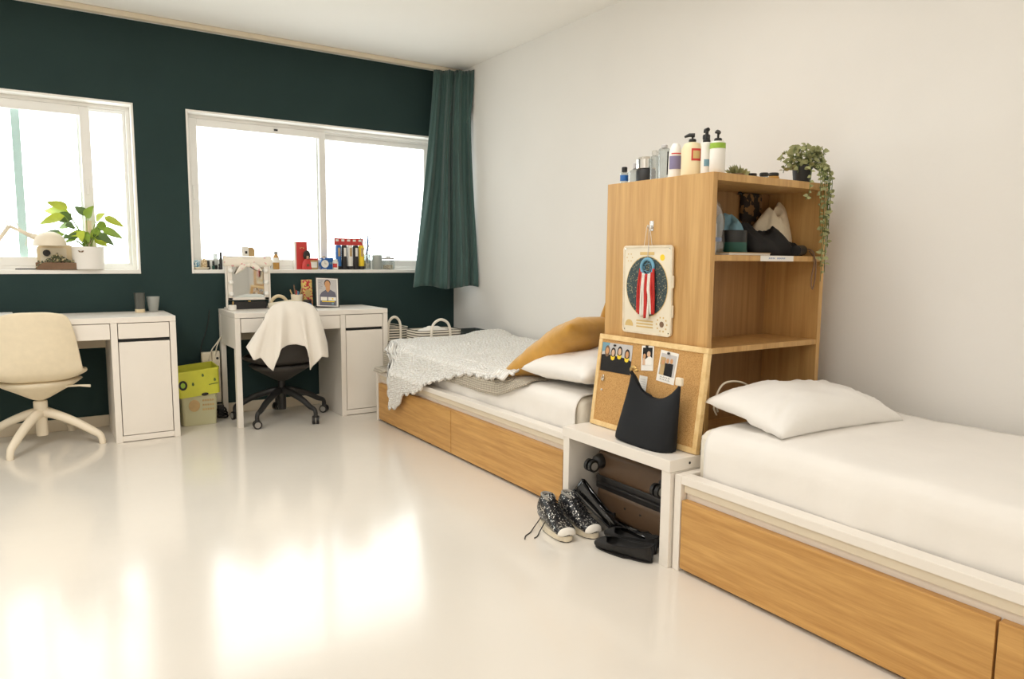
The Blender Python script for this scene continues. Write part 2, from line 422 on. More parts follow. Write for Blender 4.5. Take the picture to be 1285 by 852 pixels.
r1, sash, a, b, z0, z1 = window(1, W1, 0, 0)
s = sash(a, -3.40, .11, .14, z0, z1, .05)
s = sash(-3.48, -2.778, .11, .14, z0, z1, .056)
bm = BM(); box(bm, -2.815, -2.80, .10, .112, 1.50, 1.60, .003); obj('latch', bm, M['frame'], s)
s = sash(-2.85, b, .15, .18, z0, z1, .018)
r2, sash, a, b, z0, z1 = window(2, W2, 0, 0)
s = sash(a, -1.24, .11, .14, z0, z1, .05)
bm = BM(); box(bm, -2.185, -2.172, .10, .112, 1.50, 1.60, .003); obj('latch', bm, M['frame'], s)
bm = BM(); box(bm, -1.62, -1.595, .10, .112, z1-.03, z1-.018, .002); obj('latch', bm, M['case_dk'], s)
s = sash(-1.30, b, .15, .18, z0, z1, .05)

# pale edge of the overlapping sheet of glass
bm = BM(); box(bm, -3.195, -3.150, .150, .156, 1.04, 2.05); obj('glass_edge', bm, M['teal_out'], r1)

# curtain rail under the ceiling, curtain gathered in the corner
bm = BM(); box(bm, XL+.02, wallx(-.15)-.01, -.17, -.13, CEIL-.032, CEIL-.001, .003)
tag(obj('curtain_rail', bm, M['cream_lam']), 'thin cream curtain rail running along the ceiling above the teal wall', 'curtain rail')

cur = thing('curtain', 'dark green curtain gathered in the corner beside the right window', 'curtain', (-.4, -.25, 0))
def curt(u, v):
    # u across, v from the top down
    t = v
    xl = -.455 - .215*t**1.15; yl = -.15-.06*t
    xr = -.205 - .035*math.sin(t*PI)*(1-t) ; yr = -.30-.12*t
    x = xl+(xr-xl)*u; y = yl+(yr-yl)*u
    ph = 3.4*(u**1.25)*2*PI + 1.0*math.sin(2.2*t+u*3) + 1.1*nz(u*4, t*1.3, 6.)
    amp = (.020+.026*t)*(.35+.65*math.sin(PI*min(1, u*1.02))**.5)
    d = amp*(math.sin(ph)+.38*math.sin(2.6*ph+4*t)+.25*math.sin(7*ph)*max(0, 1-5*t))
    nx, ny = -.45, -.89
    z = CEIL-.034 - t*(CEIL-.034-.885) + (.012*math.sin(u*9) if v == 1 else 0)
    return Vector((x+nx*d+.4, min(y+ny*d, -.03)+.25, z))
bm = BM(); grid(bm, curt, 110, 40)
obj('cloth', bm, M['curtain'], cur, True, .003)
def curt2(u, v):   # the far layer that peeps out behind at the top right
    x = -.235+.035*u; y = -.20-.13*u
    z = CEIL-.034-v*.40
    return Vector((x+.4-.012*math.sin(u*9)*v-.03*v*v, y+.25+.012*math.sin(u*11+v*2), z))
bm = BM(); grid(bm, curt2, 20, 12); obj('back_fold', bm, M['curtain'], cur, True, .003)

# ------------------------------------------------------------------ desks
def desk(x, y, label):
    t = thing('desk', label, 'desk', (x, y, 0), group=None)
    def b(name, *a, m='white_lam', p=None, bev=.002):
        bm = BM(); box(bm, *a, bev); return obj(name, bm, M[m], p or t)
    b('desktop', 0, 1.05, 0, .5, .717, .75)
    # cabinet carcass
    b('cabinet_side', 1.016, 1.05, 0.001, .5, 0, .716); b('cabinet_side', .70, .735, .001, .5, 0, .716)
    b('cabinet_bottom', .735, 1.016, .004, .5, .004, .038); b('cabinet_back', .735, 1.016, .47, .485, .04, .716)
    b('drawer', .739, 1.012, .004, .45, .622, .713)
    b('door', .739, 1.012, .004, .022, .042, .602)
    bm = BM(); box(bm, .737, 1.014, .03, .46, .604, .618); obj('gap_shade', bm, M['black_plastic'], t)  # black slab that paints the shade in the gap between drawer and door
    b('wide_drawer', .038, .697, .004, .40, .622, .713)
    b('cable_tray', .034, .70, .43, .445, .53, .716, m='cream_lam')
    b('side_panel', .002, .034, .012, .497, .515, .716)
    b('leg', 0, .034, .001, .05, 0, .716); b('leg', 0, .034, .45, .499, 0, .716)
    return t
d1 = desk(-3.470, -.5414, 'white desk under the left window, two tumblers standing on it')
d2 = desk(-2.072, -.519, 'white desk under the right window with the vanity mirror on it')

# ------------------------------------------------------------------ swivel chairs
SH = [(.22, .385, .17), (.12, .375, .225), (.0, .385, .245), (-.13, .395, .24), (-.215, .435, .225), (-.250, .52, .215), (-.268, .64, .198), (-.285, .80, .168)]
def shell_pt(u, v):
    y, z, w = cr(SH, v)
    # superellipse end rounding
    e = 1.
    if v > .90: k = (v-.90)/.10; e = max(0, 1-k**2.6)**(1/2.6)*.20+.80
    if v < .14: k = (.14-v)/.14; e = (1-k**2.4)**(1/2.4)*.40+.60 if k < 1 else .60
    s = u*2-1
    back = min(1, max(0, (v-.45)/.25)); seat = 1-back
    x = s*w*e
    z += seat*.055*abs(s)**2.6 + back*0
    y += back*.055*abs(s)**2.2*(1-.5*max(0, (v-.8)/.2))
    if v > .86: z -= .022*((v-.86)/.14)**2*abs(s)**4
    return Vector((x, y, z))
def chair_shell(parent, m):
    bm = BM(); grid(bm, shell_pt, 28, 44)
    return obj('seat_shell', bm, M[m], parent, True, .022, off=0, sub=1)
def support(parent, m, apex=.275):
    bm = BM()
    secs = [(.034, apex, .03), (.06, apex+.02, .055), (.12, apex+.055, .12), (.17, apex+.085, .16)]
    lathe(bm, [(.03, 0), (.045, .008), (.10, .045), (.155, .080), (.192, .112), (.15, .118)], (0, -.02, apex), 28, 1.15, .95)
    return obj('seat_support', bm, M[m], parent, True)

wc = thing('swivel_chair', 'cream shell swivel chair with four splayed legs at the left desk', 'chair', (-3.135, -.335, 0), (0, 0, rad(-2)))
chair_shell(wc, 'shell_cream'); support(wc, 'shell_cream')
bm = BM(); lathe(bm, [(.028, .055), (.03, .06), (.03, .19), (.036, .195), (.036, .255), (.034, .262), (.02, .264), (.02, .29)], (0, 0, 0), 24); obj('column', bm, M['cream_plastic'], wc, 'auto')
fa = [Vector((-3.288+3.135, -.63+.335, 0)), Vector((-2.843+3.135, -.484+.335, 0))]
a0 = math.atan2(fa[1].y, fa[1].x)+rad(2)
def arm_path(r, zt, end=0.):
    return [(.02, zt), (.07, zt-.008), (r*.55, zt-.055), (r-.045, .075+end), (r-.012, .052+end), (r, .02+end), (r, end)]
for k in range(4):
    a = a0 + k*PI/2
    pts = [(p[0]*math.cos(a), p[0]*math.sin(a), p[1]) for p in smooth_path(arm_path(.332, .19), 24)]
    rs = [.030-.012*min(1, i/18) for i in range(25)]
    bm = BM(); tube(bm, pts, rs, 10); obj('leg', bm, M['cream_plastic'], wc, True)
bm = BM(); tube(bm, [(.10, -.10, .352), (.20, -.13, .356), (.255, -.15, .352)], [.006, .006, .009], 8); obj('lever', bm, M['cream_plastic'], wc, True)

bc = thing('swivel_chair', 'black shell swivel chair on five casters draped with a white cloth', 'chair', (-1.748, -.37, 0), (0, 0, rad(3)))
chair_shell(bc, 'shell_black'); support(bc, 'shell_black', .272)
bm = BM(); lathe(bm, [(.026, .066), (.028, .07), (.028, .18), (.036, .185), (.036, .215), (.024, .222), (.024, .28)], (0, 0, 0), 24); obj('column', bm, M['black_plastic'], bc, 'auto')
for k in range(5):
    a = rad(-66+72*k)
    ca, sa = math.cos(a), math.sin(a)
    r = .315
    P = [(.02, .20), (.07, .195), (r*.6, .155), (r-.05, .112), (r-.012, .098), (r, .08), (r, .055)]
    pts = [(p[0]*ca, p[0]*sa, p[1]) for p in smooth_path(P, 24)]
    bm = BM(); tube(bm, pts, [.026-.012*min(1, i/18) for i in range(25)], 10); lg = obj('leg', bm, M['black_plastic'], bc, True)
    # caster: twin wheels on a hooded fork
    wa = a+rad(40)
    wx, wy = math.cos(wa), math.sin(wa)
    cx, cy = r*ca, r*sa
    bm = BM(); lathe(bm, [(.010, .045), (.016, .048), (.014, .062), (.006, .066)], (cx, cy, 0), 12); ct = obj('caster', bm, M['black_plastic'], lg, True)
    for s in (-1, 1):
        bm = BM(); tube(bm, [(cx+wx*s*.006, cy+wy*s*.006, .028), (cx+wx*s*.022, cy+wy*s*.022, .028)], .028, 18); obj('caster_wheel', bm, M['black_plastic'], lg, 'auto')
        bm = BM(); tube(bm, [(cx+wx*s*.022, cy+wy*s*.022, .028), (cx+wx*s*.0245, cy+wy*s*.0245, .028)], .019, 18); obj('wheel_cap', bm, M['grey_plastic'], lg, 'auto')

# white cloth over the black chair's back
top = [(-1.915, .745), (-1.875, .795), (-1.82, .818), (-1.75, .824), (-1.68, .820), (-1.62, .797), (-1.58, .75)]
bot = [(-2.035, .545), (-2.005, .462), (-1.957, .478), (-1.915, .415), (-1.885, .385), (-1.855, .47), (-1.842, .53), (-1.79, .545), (-1.73, .549), (-1.68, .535), (-1.662, .50), (-1.655, .42), (-1.643, .370), (-1.61, .41), (-1.575, .462), (-1.545, .452), (-1.517, .446), (-1.505, .54)]
def towel(u, v):
    # v in 0..1 : back drop -> over the top -> front fall
    tx, tz = cr(top, u)
    fu = u
    bx = lerp_tab([(i/(len(bot)-1), p[0]) for i, p in enumerate(bot)], fu); bz = lerp_tab([(i/(len(bot)-1), p[1]) for i, p in enumerate(bot)], fu)
    if v < .25:
        k = v/.25
        return Vector((tx, -.37-.285+.055*(1-k)**.6*1. + (.0), tz-.16*(1-k)-.0))
    k = (v-.25)/.75
    x = tx+(bx-tx)*k**1.15; z = tz+(bz-tz)*k+ .006*math.sin(k*PI)
    bulge = .030*math.sin(min(1, k*3)*PI/2)
    fold = (.022*math.sin(u*23+.6)+.012*math.sin(u*41))*k**1.2
    edge = .05*max(0, abs(u-.5)*2-.75)*4*k
    y = -.37-.29-bulge-fold*.9+edge*1.2 -.004
    return Vector((x, y, z))
bm = BM(); grid(bm, towel, 72, 44)
tag(obj('towel', bm, M['towel'], None, True, .004, off=1), 'white cloth draped over the back of the black swivel chair', 'cloth')

# ------------------------------------------------------------------ beds
def bed(name_label, xf, y0, y1, zr):
    """xf: front plane, y0 far end (larger y), y1 near end"""
    L = y0-y1; back = min(wallx(y0), wallx(y1))-.012
    t = thing('bed', name_label, 'bed', (xf, y0, 0))
    W = back-xf
    def b(name, x0, x1, a, c, z0, z1, m='white_lam', bev=.002, p=None):
        bm = BM(); box(bm, x0, x1, a, c, z0, z1, bev); return obj(name, bm, M[m], p or t)
    b('end_panel', 0, W, -.03, 0, 0, zr); b('end_panel', 0, W, -L, -L+.03, 0, zr)
    b('front_rail', .0, .052, -L+.031, -.031, zr-.030, zr)
    b('front_rail', .014, .032, -L+.031, -.031, zr-.062, zr-.0305, 'cream_lam')
    b('inner_panel', .030, .045, -L+.031, -.031, .02, zr-.031, 'white_lam')
    b('slat_base', .052, W, -L+.031, -.031, .26, .285, 'cream_lam')
    h = (L-.07)/2
    for k in range(2):
        a = -.034-k*(h+.002)
        b('drawer', .001, .0295, a-h+.003, a-.001, .014, zr-.088, 'oak_h', .0015)
    return t
bed('white bed frame with oak drawer fronts under the crochet blanket', -1.208, -.742, -2.880, .350)
bed('white bed frame with oak drawer fronts nearest the camera, right of the low white bench', -1.236, -3.540, -5.62, .352)

def soft_box(bm, x0, x1, y0, y1, z0, z1, r=.05, wob=.004):
    box(bm, x0, x1, y0, y1, z0, z1, r, 5)
MZ = .497
bm = BM(); soft_box(bm, -1.128, -.225, -2.868, -.778, .287, MZ, .045)
tag(obj('mattress', bm, M['mattress'], None, True), 'quilted mattress on the far bed frame, its end bare beside the bench', 'mattress')
M2Z = .512
mt = thing('mattress', 'quilted cream mattress on the near bed frame, bare end toward the bookcase', 'mattress', (-1.155, -3.555, .287))
bm = BM(); soft_box(bm, .0, .85, -2.0, 0., 0, M2Z-.287, .05); obj('mattress_core', bm, M['mattress'], mt, True)
bm = BM()      # piped edge round the top
tube(bm, [(.003, -1.98, .19), (.002, -1., .19), (.002, -.10, .19)]+[(.05-.052*math.cos(PI/2*i/6), -.10+.098*math.sin(PI/2*i/6), .19) for i in range(1, 7)]+[(.4, -.002, .19), (.84, -.003, .19)], .006, 8); obj('piping', bm, M['mattress'], mt, True)

def sheet(name, xm, zt, y0, y1, xb, zb, seed, label, flare=0.):
    """sheet lying over a mattress: top then down the front side"""
    P = [(xb, zt+.004), (xb-.3, zt+.006), (xm+.25, zt+.006), (xm+.06, zt+.005), (xm+.012, zt-.012), (xm-.006, zt-.05), (xm-.009, zt-.10), (xm-.010, zb)]
    def f(u, v):
        y = y0+(y1-y0)*u
        x, z = cr(P, v)
        w = .5+.5*nz(y, v, seed, 3)
        wr = .007*nz(y*6, v*3, seed)+.004*nz(y*17, v*2.5, seed+4)
        if v > .55: x -= max(0, .002+wr*1.2+.004*abs(nz(y*5, 0, seed+9)))
        else: z += max(0, wr+.0025)
        if u < .02 or u > .98: x -= flare
        return Vector((x, y, z))
    bm = BM(); grid(bm, f, 130, 40)
    return tag(obj(name, bm, M['sheet'], None, True, .0025, off=1), label, 'sheet')
sheet('bed_sheet', -1.131, MZ, -.80, -2.848, -.24, .33, 3.1, 'white sheet over the far mattress, below the blankets')
sheet('bed_sheet', -1.158, M2Z, -3.612, -5.56, -.31, .33, 8.4, 'smooth white sheet spread over the near bed')

def pillow(name, label, m, loc, rot, L, Wd, T, seed, low=.5, sag=0., pinch=.07, cat='pillow', crease=.010, px=2.6):
    """L along local x, Wd along local y, T thick; origin at the centre of the underside"""
    t = None
    def f(side):
        def g(u, v):
            a, b = u*2-1, v*2-1
            A = math.copysign(abs(a)**.85, a); B = math.copysign(abs(b)**.85, b)
            x = A*L/2*(1-pinch*(1-B*B)); y = B*Wd/2*(1-pinch*(1-A*A))
            h = (max(0, (1-abs(a)**px))*max(0, (1-abs(b)**px)))**.48
            wr = 1+.16*nz(x*6, y*6, seed)+.07*nz(x*15, y*15, seed+2)
            # radial creases running in from the corners
            cr_ = crease*nz(math.atan2(b, a)*5, seed, 0, 1.3)*(abs(a*b))**.6*(1-abs(a)**6)*(1-abs(b)**6)
            z = side*(T*(1-low if side > 0 else low)*h*wr+cr_) - sag*(a*a)*(b < 0)
            return Vector((x, y, z+T*low))
        return g
    bm = BM(); grid(bm, f(1), 36, 30); grid(bm, f(-1), 36, 30)
    bmesh.ops.remove_doubles(bm, verts=bm.verts, dist=.0012)
    o = obj(name, bm, M[m], None, True)
    o.location = loc; o.rotation_euler = rot
    tag(o, label, cat)
    return o

# near bed pillow
pillow('pillow', 'white pillow lying on the near bed against the bookcase', 'pillow', (-.755, -3.715, M2Z+.022), (rad(8), rad(1), rad(-3)), .69, .36, .125, 5.3, low=.25, sag=.012, crease=.022)
# far bed pillows and cushions
pillow('pillow', 'lower white pillow on the far bed, its corner showing beside the corkboard', 'pillow', (-.780, -2.662, MZ+.028), (rad(-2), 0, 0), .74, .50, .165, 1.7, low=.35, crease=.020)
pillow('pillow', 'white pillow behind the mustard cushion, mostly hidden by the bookcase', 'pillow', (-.52, -2.70, MZ+.175), (rad(-20), 0, rad(3)), .50, .38, .12, 9.7)
pillow('cushion', 'large mustard cushion leaning on the white pillows of the far bed', 'mustard', (-.817, -2.50, MZ+.081), (rad(-31), 0, rad(7)), .60, .58, .20, 3.9, cat='cushion', crease=.022, pinch=.05, px=2.1)
pillow('cushion', 'second mustard cushion, its tip showing behind the first beside the bookcase', 'mustard', (-.60, -2.63, MZ+.19), (rad(-62), 0, rad(-3)), .44, .42, .13, 6.1, cat='cushion')

# blankets draped over the far bed
def drape(name, label, m, path, yfar, ynear, qf, uvs, th, bump, seed, nq=70, ny=110, scallop=0., rip=None):
    """path: (x,z) polyline across the bed, q = arc length from the wall side"""
    acc = [0.]
    for a, b in zip(path, path[1:]): acc.append(acc[-1]+math.hypot(b[0]-a[0], b[1]-a[1]))
    def at(q):
        for i in range(len(path)-1):
            if q <= acc[i+1] or i == len(path)-2:
                k = (q-acc[i])/(acc[i+1]-acc[i]); a, b = path[i], path[i+1]
                n = Vector((-(b[1]-a[1]), 0, (b[0]-a[0]))).normalized()*-1
                return a[0]+(b[0]-a[0])*k, a[1]+(b[1]-a[1])*k, n
    def f(u, v):
        y = ynear
        q = 0
        yy = lerp_tab(yfar, 0)+(ynear-lerp_tab(yfar, 0))*u
        for _ in range(3):
            q = .02+(lerp_tab(qf, -yy)-.02)*v
            yf = lerp_tab(yfar, q); yy = yf+(ynear-yf)*u
        if v == 1: q += scallop*math.sin(yy*70)
        if u == 0: yy += scallop*math.sin(q*70)
        x, z, n = at(q)
        h = bump(x, yy, q)+.006*(nz(yy*9, q*9, seed)+.5) + .003
        if rip: h += rip(yy, q)
        p = Vector((x, yy, z))+n*max(.003, h)
        return p
    bm = BM(); grid(bm, f, ny, nq, uv=lambda a, b: (a*uvs[0], b*uvs[1]))
    return tag(obj(name, bm, M[m], None, True, th, off=1), label, 'blanket')

gpath = [(-.25, MZ+.008), (-1.09, MZ+.008), (-1.128, MZ), (-1.150, MZ-.03), (-1.156, .366), (-1.225, .357), (-1.230, .30)]
drape('blanket', 'grey knitted blanket showing under the white crochet blanket', 'greyknit', gpath,
      [(0, -.772), (2, -.772)], -2.46, [(.75, 1.10), (.9, 1.10), (1.0, 1.06), (1.3, 1.0), (1.55, .985), (1.8, .975), (2.05, .98), (2.22, .975), (2.33, .94), (2.46, .88)],
      (1.6, 1.0), .008, lambda x, y, q: .0, 2.2)
cpath = [(-.24, MZ+.018), (-1.08, MZ+.018), (-1.14, MZ-.002), (-1.185, .41), (-1.226, .366), (-1.232, .15)]
def cbump(x, y, q):
    h = .055*math.exp(-((x+.34)/.16)**2)*(.6+.4*nz(y*2.5, 1.1)) if y > -2.2 else .03
    h += .022*math.exp(-((y+.86)/.10)**2)*(1 if q < .95 else .2)
    h += .014*(nz(x*5, y*5, 4.)+.3)
    return max(0, h)
def crip(y, q):
    w = q+.035*math.sin(y*2*PI/.21)+.02*nz(y*3, q*3, 8)
    row = abs(math.sin(w*PI/.030))**.7
    st = .5+.5*math.sin(y*2*PI/.022+math.floor(w/.030)*PI)
    return .0075*row*(.55+.45*st)
drape('blanket', 'white crochet blanket thrown over the far bed, one corner hanging over the drawer', 'crochet', cpath,
      [(0, -.765), (.70, -.765), (.88, -.80), (.96, -.92), (1.06, -1.0), (1.14, -1.03), (1.3, -1.06)], -2.36,
      [(.75, .93), (.95, 1.26), (1.00, 1.29), (1.10, 1.285), (1.20, 1.25), (1.24, 1.17), (1.33, 1.15), (1.44, 1.12), (1.58, 1.05), (1.75, .985), (1.9, .93), (2.05, .925), (2.2, .92), (2.4, .90)],
      (1.6, 1.2), .010, cbump, 5.5, nq=190, ny=210, scallop=.010, rip=crip)

# ------------------------------------------------------------------ storage at the far end of the bed
def basket(label, x0, x1, y0, y1, z1, m, hs, group):
    t = thing('basket', label, 'basket', ((x0+x1)/2, (y0+y1)/2, 0), group=group)
    a, b = (x1-x0)/2, (y1-y0)/2
    def ring(z, k): return [(px*k, py*k, z) for px, py in rrect(-a, a, -b, b, .05)]
    bm = BM()
    secs = [ring(0.0, .90), ring(.02, .93), ring(z1*.5, .98), ring(z1, 1.), ring(z1, .94), ring(z1*.5, .92), ring(.03, .88)]
    vs = [[bm.verts.new(p) for p in s] for s in secs]; n = len(vs[0])
    for A, B in zip(vs, vs[1:]):
        for k in range(n): bm.faces.new((A[k], A[(k+1) % n], B[(k+1) % n], B[k]))
    bm.faces.new(vs[0]); bm.faces.new(vs[-1])
    obj('basket_body', bm, M[m], t, 'auto')
    for (hx, hy, dx, dy) in hs:
        P = [(hx-dx, hy-dy, z1-.10), (hx-dx, hy-dy, z1), (hx-dx*.7, hy-dy*.7, z1+.055), (hx, hy, z1+.078), (hx+dx*.7, hy+dy*.7, z1+.055), (hx+dx, hy+dy, z1), (hx+dx, hy+dy, z1-.10)]
        bm = BM(); tube(bm, smooth_path(P, 30), .010, 8); obj('handle', bm, M['strap_white'], t, True)
    return t
basket('tall striped rope basket between the desk and the bed', -1.0, -.80, -.42, -.10, .60, 'basket', [(-.03, -.168, .05, 0), (-.03, .168, .05, 0)], None)
bk = basket('wide striped rope basket at the foot of the far bed, white cloth inside', -.86, -.50, -.70, -.45, .592, 'basket2', [(-.01, -.133, .075, 0)], None)
def rump(u, v):
    a, b = u*2-1, v*2-1
    return Vector((-.69+a*.12, -.575+b*.075, .575+.035*(1-a*a)*(1-b*b)+.015*nz(u*5, v*5, 2)))
bm = BM(); grid(bm, rump, 16, 12); tag(obj('folded_cloth', bm, M['towel'], None, True, .01), 'rumpled white cloth lying in the wide striped basket', 'cloth')
t = thing('storage_box', 'open dark grey fabric box in the corner at the foot of the far bed', 'box', (-.325, -.51, 0), (0, 0, rad(-2)))
bm = BM()
for a in ((-.145, .125, -.155, -.148), (-.145, .125, .148, .155), (-.145, -.138, -.148, .148), (.118, .125, -.148, .148)): box(bm, a[0], a[1], a[2], a[3], 0, .56, .002)
obj('box_wall', bm, M['grey_cloth'], t)
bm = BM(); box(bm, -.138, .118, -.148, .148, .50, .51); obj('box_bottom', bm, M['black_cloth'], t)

# ------------------------------------------------------------------ low white bench and bookcase standing on it
BX0, BX1, BY0, BY1, BZ = -1.255, -.36, -2.905, -3.533, .400
t = thing('bench', 'low white bench between the two beds carrying the bookcase', 'bench', (BX0, BY1, 0))
W, D = BX1-BX0, BY0-BY1
bm = BM(); box(bm, 0, W, 0, D, BZ-.045, BZ, .002); tp = obj('bench_top', bm, M['white_lam'], t)
bm = BM(); tube(bm, [(.10, -.0012, BZ-.022), (.10, .001, BZ-.022)], .005, 12); obj('screw_hole', bm, M['case_dk'], tp)
bm = BM(); box(bm, .004, W, .0, .045, 0, BZ-.0455, .002); obj('bench_side', bm, M['white_lam'], t)
bm = BM(); box(bm, .004, W, D-.040, D, 0, BZ-.0455, .002); obj('bench_side', bm, M['white_lam'], t)

KX0, KX1, KY0, KY1, KZ0, KZ1 = -1.05, -.352, -3.500, -2.925, BZ+.001, 1.428
k = thing('bookcase', 'oak bookcase standing on the bench between the beds, open toward the camera side', 'bookcase', (KX0, KY0, KZ0))
W, D, H = KX1-KX0, KY1-KY0, KZ1-KZ0
TP = .024
def kb(name, *a, m='oak_v', bev=.001):
    bm = BM(); box(bm, *a, bev); return obj(name, bm, M[m], k)
kb('side_panel', 0, TP, 0, D, 0, H); kb('side_panel', W-TP, W, 0, D, 0, H)
kb('top_panel', TP, W-TP, 0, D, H-TP-.004, H); kb('bottom_panel', TP, W-TP, 0, D, 0, TP)
YB = -3.232-KY0
kb('back_panel', TP, W-TP, YB, YB+.02, TP, H-TP-.004, m='oak_shade')
S1, S2 = 1.131-KZ0, .785-KZ0
for z in (S1, S2):
    kb('shelf', TP, W-TP, .002, YB, z-.022, z, m='oak_v'); kb('shelf', TP, W-TP, YB+.02, D-.002, z-.022, z, m='oak_v')

# ---- things on the upper shelf
SZ = 1.131+.0005
t = thing('label_strip', 'white paper strip with handwriting stuck on the upper shelf edge', 'label', (-.66, KY0+.002, 1.120))
bm = BM(); box(bm, -.105, .10, -.001, -.0001, -.0108, .0108); obj('paper', bm, M['paper'], t)
bm = BM()
for q in range(8):
    x0 = -.055+q*.013
    if q == 3: continue
    tube(bm, smooth_path([(x0, -.0014, -.003), (x0+.003, -.0014, .004), (x0+.006, -.0014, -.002), (x0+.009, -.0014, .003)], 8), .0006, 5)
obj('handwriting', bm, M['blue'], t)

t = thing('plastic_bag', 'clear plastic bag with a blue seal on the upper shelf, at its left end', 'bag', (-.955, -3.40, SZ))
def bagf(u, v):
    a = u*2*PI; r = lerp_tab([(0, .055), (.2, .062), (.6, .058), (.85, .04), (1, .012)], v)*(1+.14*nz(math.cos(a)*2, math.sin(a)*2, v*5))
    return Vector((r*1.15*math.cos(a), r*.9*math.sin(a), .002+.225*v))
bm = BM(); grid(bm, bagf, 28, 18, close_u=True); obj('bag', bm, M['clear'], t, True)
bm = BM(); lathe(bm, [(.05, .05), (.052, .052), (.052, .064), (.05, .066)], n=24, sx=1.1, sy=.9); obj('seal', bm, M['blue'], t, True)
bm = BM(); box(bm, -.03, .02, -.03, .02, .004, .12, .006); obj('packet', bm, M['paper_grey'], t)
bm = BM(); box(bm, -.031, -.012, -.0312, -.0302, .10, .118); obj('print', bm, M['red'], t)

t = thing('jar', 'black jar with a dark green label on the upper shelf of the bookcase', 'jar', (-.838, -3.425, SZ+.012))
bm = BM(); lathe(bm, [(.05, 0), (.051, .002), (.051, .036), (.05, .037)], n=32); obj('label_band', bm, M['green_dk'], t, 'auto')
bm = BM(); lathe(bm, [(.05, .037), (.0505, .04), (.0505, .080), (.049, .083)], n=32); obj('lid', bm, M['black_plastic'], t, 'auto')

t = thing('notebook', 'thin paper notebook lying at the front of the upper shelf under the jar', 'notebook', (-.825, -3.425, SZ), (0, 0, rad(3)))
bm = BM(); box(bm, -.11, .15, -.055, .06, 0, .008, .001); obj('pages', bm, M['paper'], t)
bm = BM(); box(bm, -.112, .152, -.057, .062, .008, .0105, .001); obj('cover', bm, M['tan'], t)

def heap(name, label, m, cx, cy, rx, ry, h, seed, cat='clothes', base=SZ, lean=0., pw=.42, rough=.5, rot=0.):
    def f(u, v):
        a = u*2*PI; rr = v
        b = 1+.34*nz(math.cos(a)*1.6, math.sin(a)*1.6, seed)
        x = rx*rr*math.cos(a)*b; y = ry*rr*math.sin(a)*b
        hh = h*max(0, 1-rr**2.4)**pw
        def rg(k, q): return 1-2.2*abs(nz(x*k, y*k+.6*rr, seed+q))
        hh = hh*(.86+.8*rough*nz(x*11, y*11, seed+5)+.14*math.cos(a*2+seed)) + (.022*rg(14, 3)+.010*rg(30, 8))*(1-rr**4)*min(1, hh*25)
        c, s = math.cos(rot), math.sin(rot)
        return Vector((cx+c*x-s*y+lean*hh, cy+s*x+c*y, base+max(.002*(1-v), hh)))
    bm = BM()
    vs = grid(bm, f, 84, 36, close_u=True)
    bmesh.ops.remove_doubles(bm, verts=bm.verts, dist=.0008)
    es = [e for e in bm.edges if e.is_boundary]
    if es: bmesh.ops.holes_fill(bm, edges=es)
    return tag(obj(name, bm, M[m], None, True), label, cat)
heap('cap', 'pale blue crumpled cap on the upper shelf behind the jar', 'ltblue', -.735, -3.325, .085, .07, .135, 2., 'cap')
heap('jacket', 'black crumpled garment in the middle of the upper shelf', 'black_cloth', -.575, -3.365, .135, .085, .105, 13.3, lean=-.5, rough=.7)
heap('cloth_bag', 'cream cotton cloth bag bunched on the right of the upper shelf', 'beige_cloth', -.470, -3.315, .100, .07, .150, 24.6, 'cloth bag', lean=.1, base=SZ+.03, rough=.6)
heap('black_garment', 'black garment folded under the cream cloth bag on the upper shelf', 'black_cloth', -.445, -3.36, .07, .085, .06, 5.9, base=SZ)
bm = BM(); box(bm, -.58, -.46, -3.262, -3.236, 1.24, 1.398, .008); tag(obj('pouch', bm, M['leopard']), 'dark spotted fabric pouch hanging in the back corner of the top compartment', 'pouch')
bm = BM(); tube(bm, [(-.505, -3.47, SZ+.022), (-.435, -3.45, SZ+.024)], .021, 16); tag(obj('flashlight', bm, M['black_plastic'], None, 'auto'), 'short black cylinder lying at the right front of the upper shelf', 'cylinder')
bm = BM(); tube(bm, smooth_path([(-.42, -3.44, SZ+.03), (-.425, -3.49, SZ+.022), (-.43, -3.507, SZ-.02), (-.448, -3.508, SZ-.09), (-.437, -3.508, SZ-.135), (-.423, -3.508, SZ-.09), (-.425, -3.508, SZ-.02), (-.415, -3.47, SZ+.02)], 40), .003, 6)
tag(obj('strap', bm, M['brown'], None, True), 'brown cord loop hanging over the edge of the upper shelf', 'strap')
bm = BM(); lathe(bm, [(.008, -.012), (.010, -.009), (.010, -.003), (.004, 0)], (-.61, -3.26, KZ1-TP-.0045), 12); tag(obj('hook', bm, M['black_plastic'], None, True), 'small black hook under the top of the bookcase', 'hook')

# ---- things on top of the bookcase
TZ = KZ1+.0005
def bottle(label, x, y, prof, m, extra=(), cat='bottle', group='toiletries on top of the bookcase', z=TZ, name='bottle', sx=1., n=24):
    t = thing(name, label, cat, (x, y, z), group=group)
    bm = BM(); lathe(bm, prof, n=n, sx=sx); obj('body', bm, M[m], t, 'auto')
    for e in extra:
        nm, pr, mm = e[0], e[1], e[2]
        bm = BM()
        if callable(pr): pr(bm)
        else: lathe(bm, pr, n=n, sx=sx if len(e) < 4 else e[3])
        obj(nm, bm, M[mm], t, 'auto')
    return t
def cyl(r, z0, z1, b=.003): return [(r-b, z0), (r, z0+b), (r, z1-b), (r-b, z1)]
def pump(zb, zt, ang=0, l=.03, r=.004):
    def f(bm):
        lathe(bm, cyl(.014, zb, zb+.012)); lathe(bm, cyl(r, zb+.012, zt-.008))
        tube(bm, [(-.008*math.cos(ang), -.008*math.sin(ang), zt-.004), (.012*math.cos(ang), .012*math.sin(ang), zt-.003), (l*math.cos(ang), l*math.sin(ang), zt-.010)], [.008, .007, .004], 8)
    return f
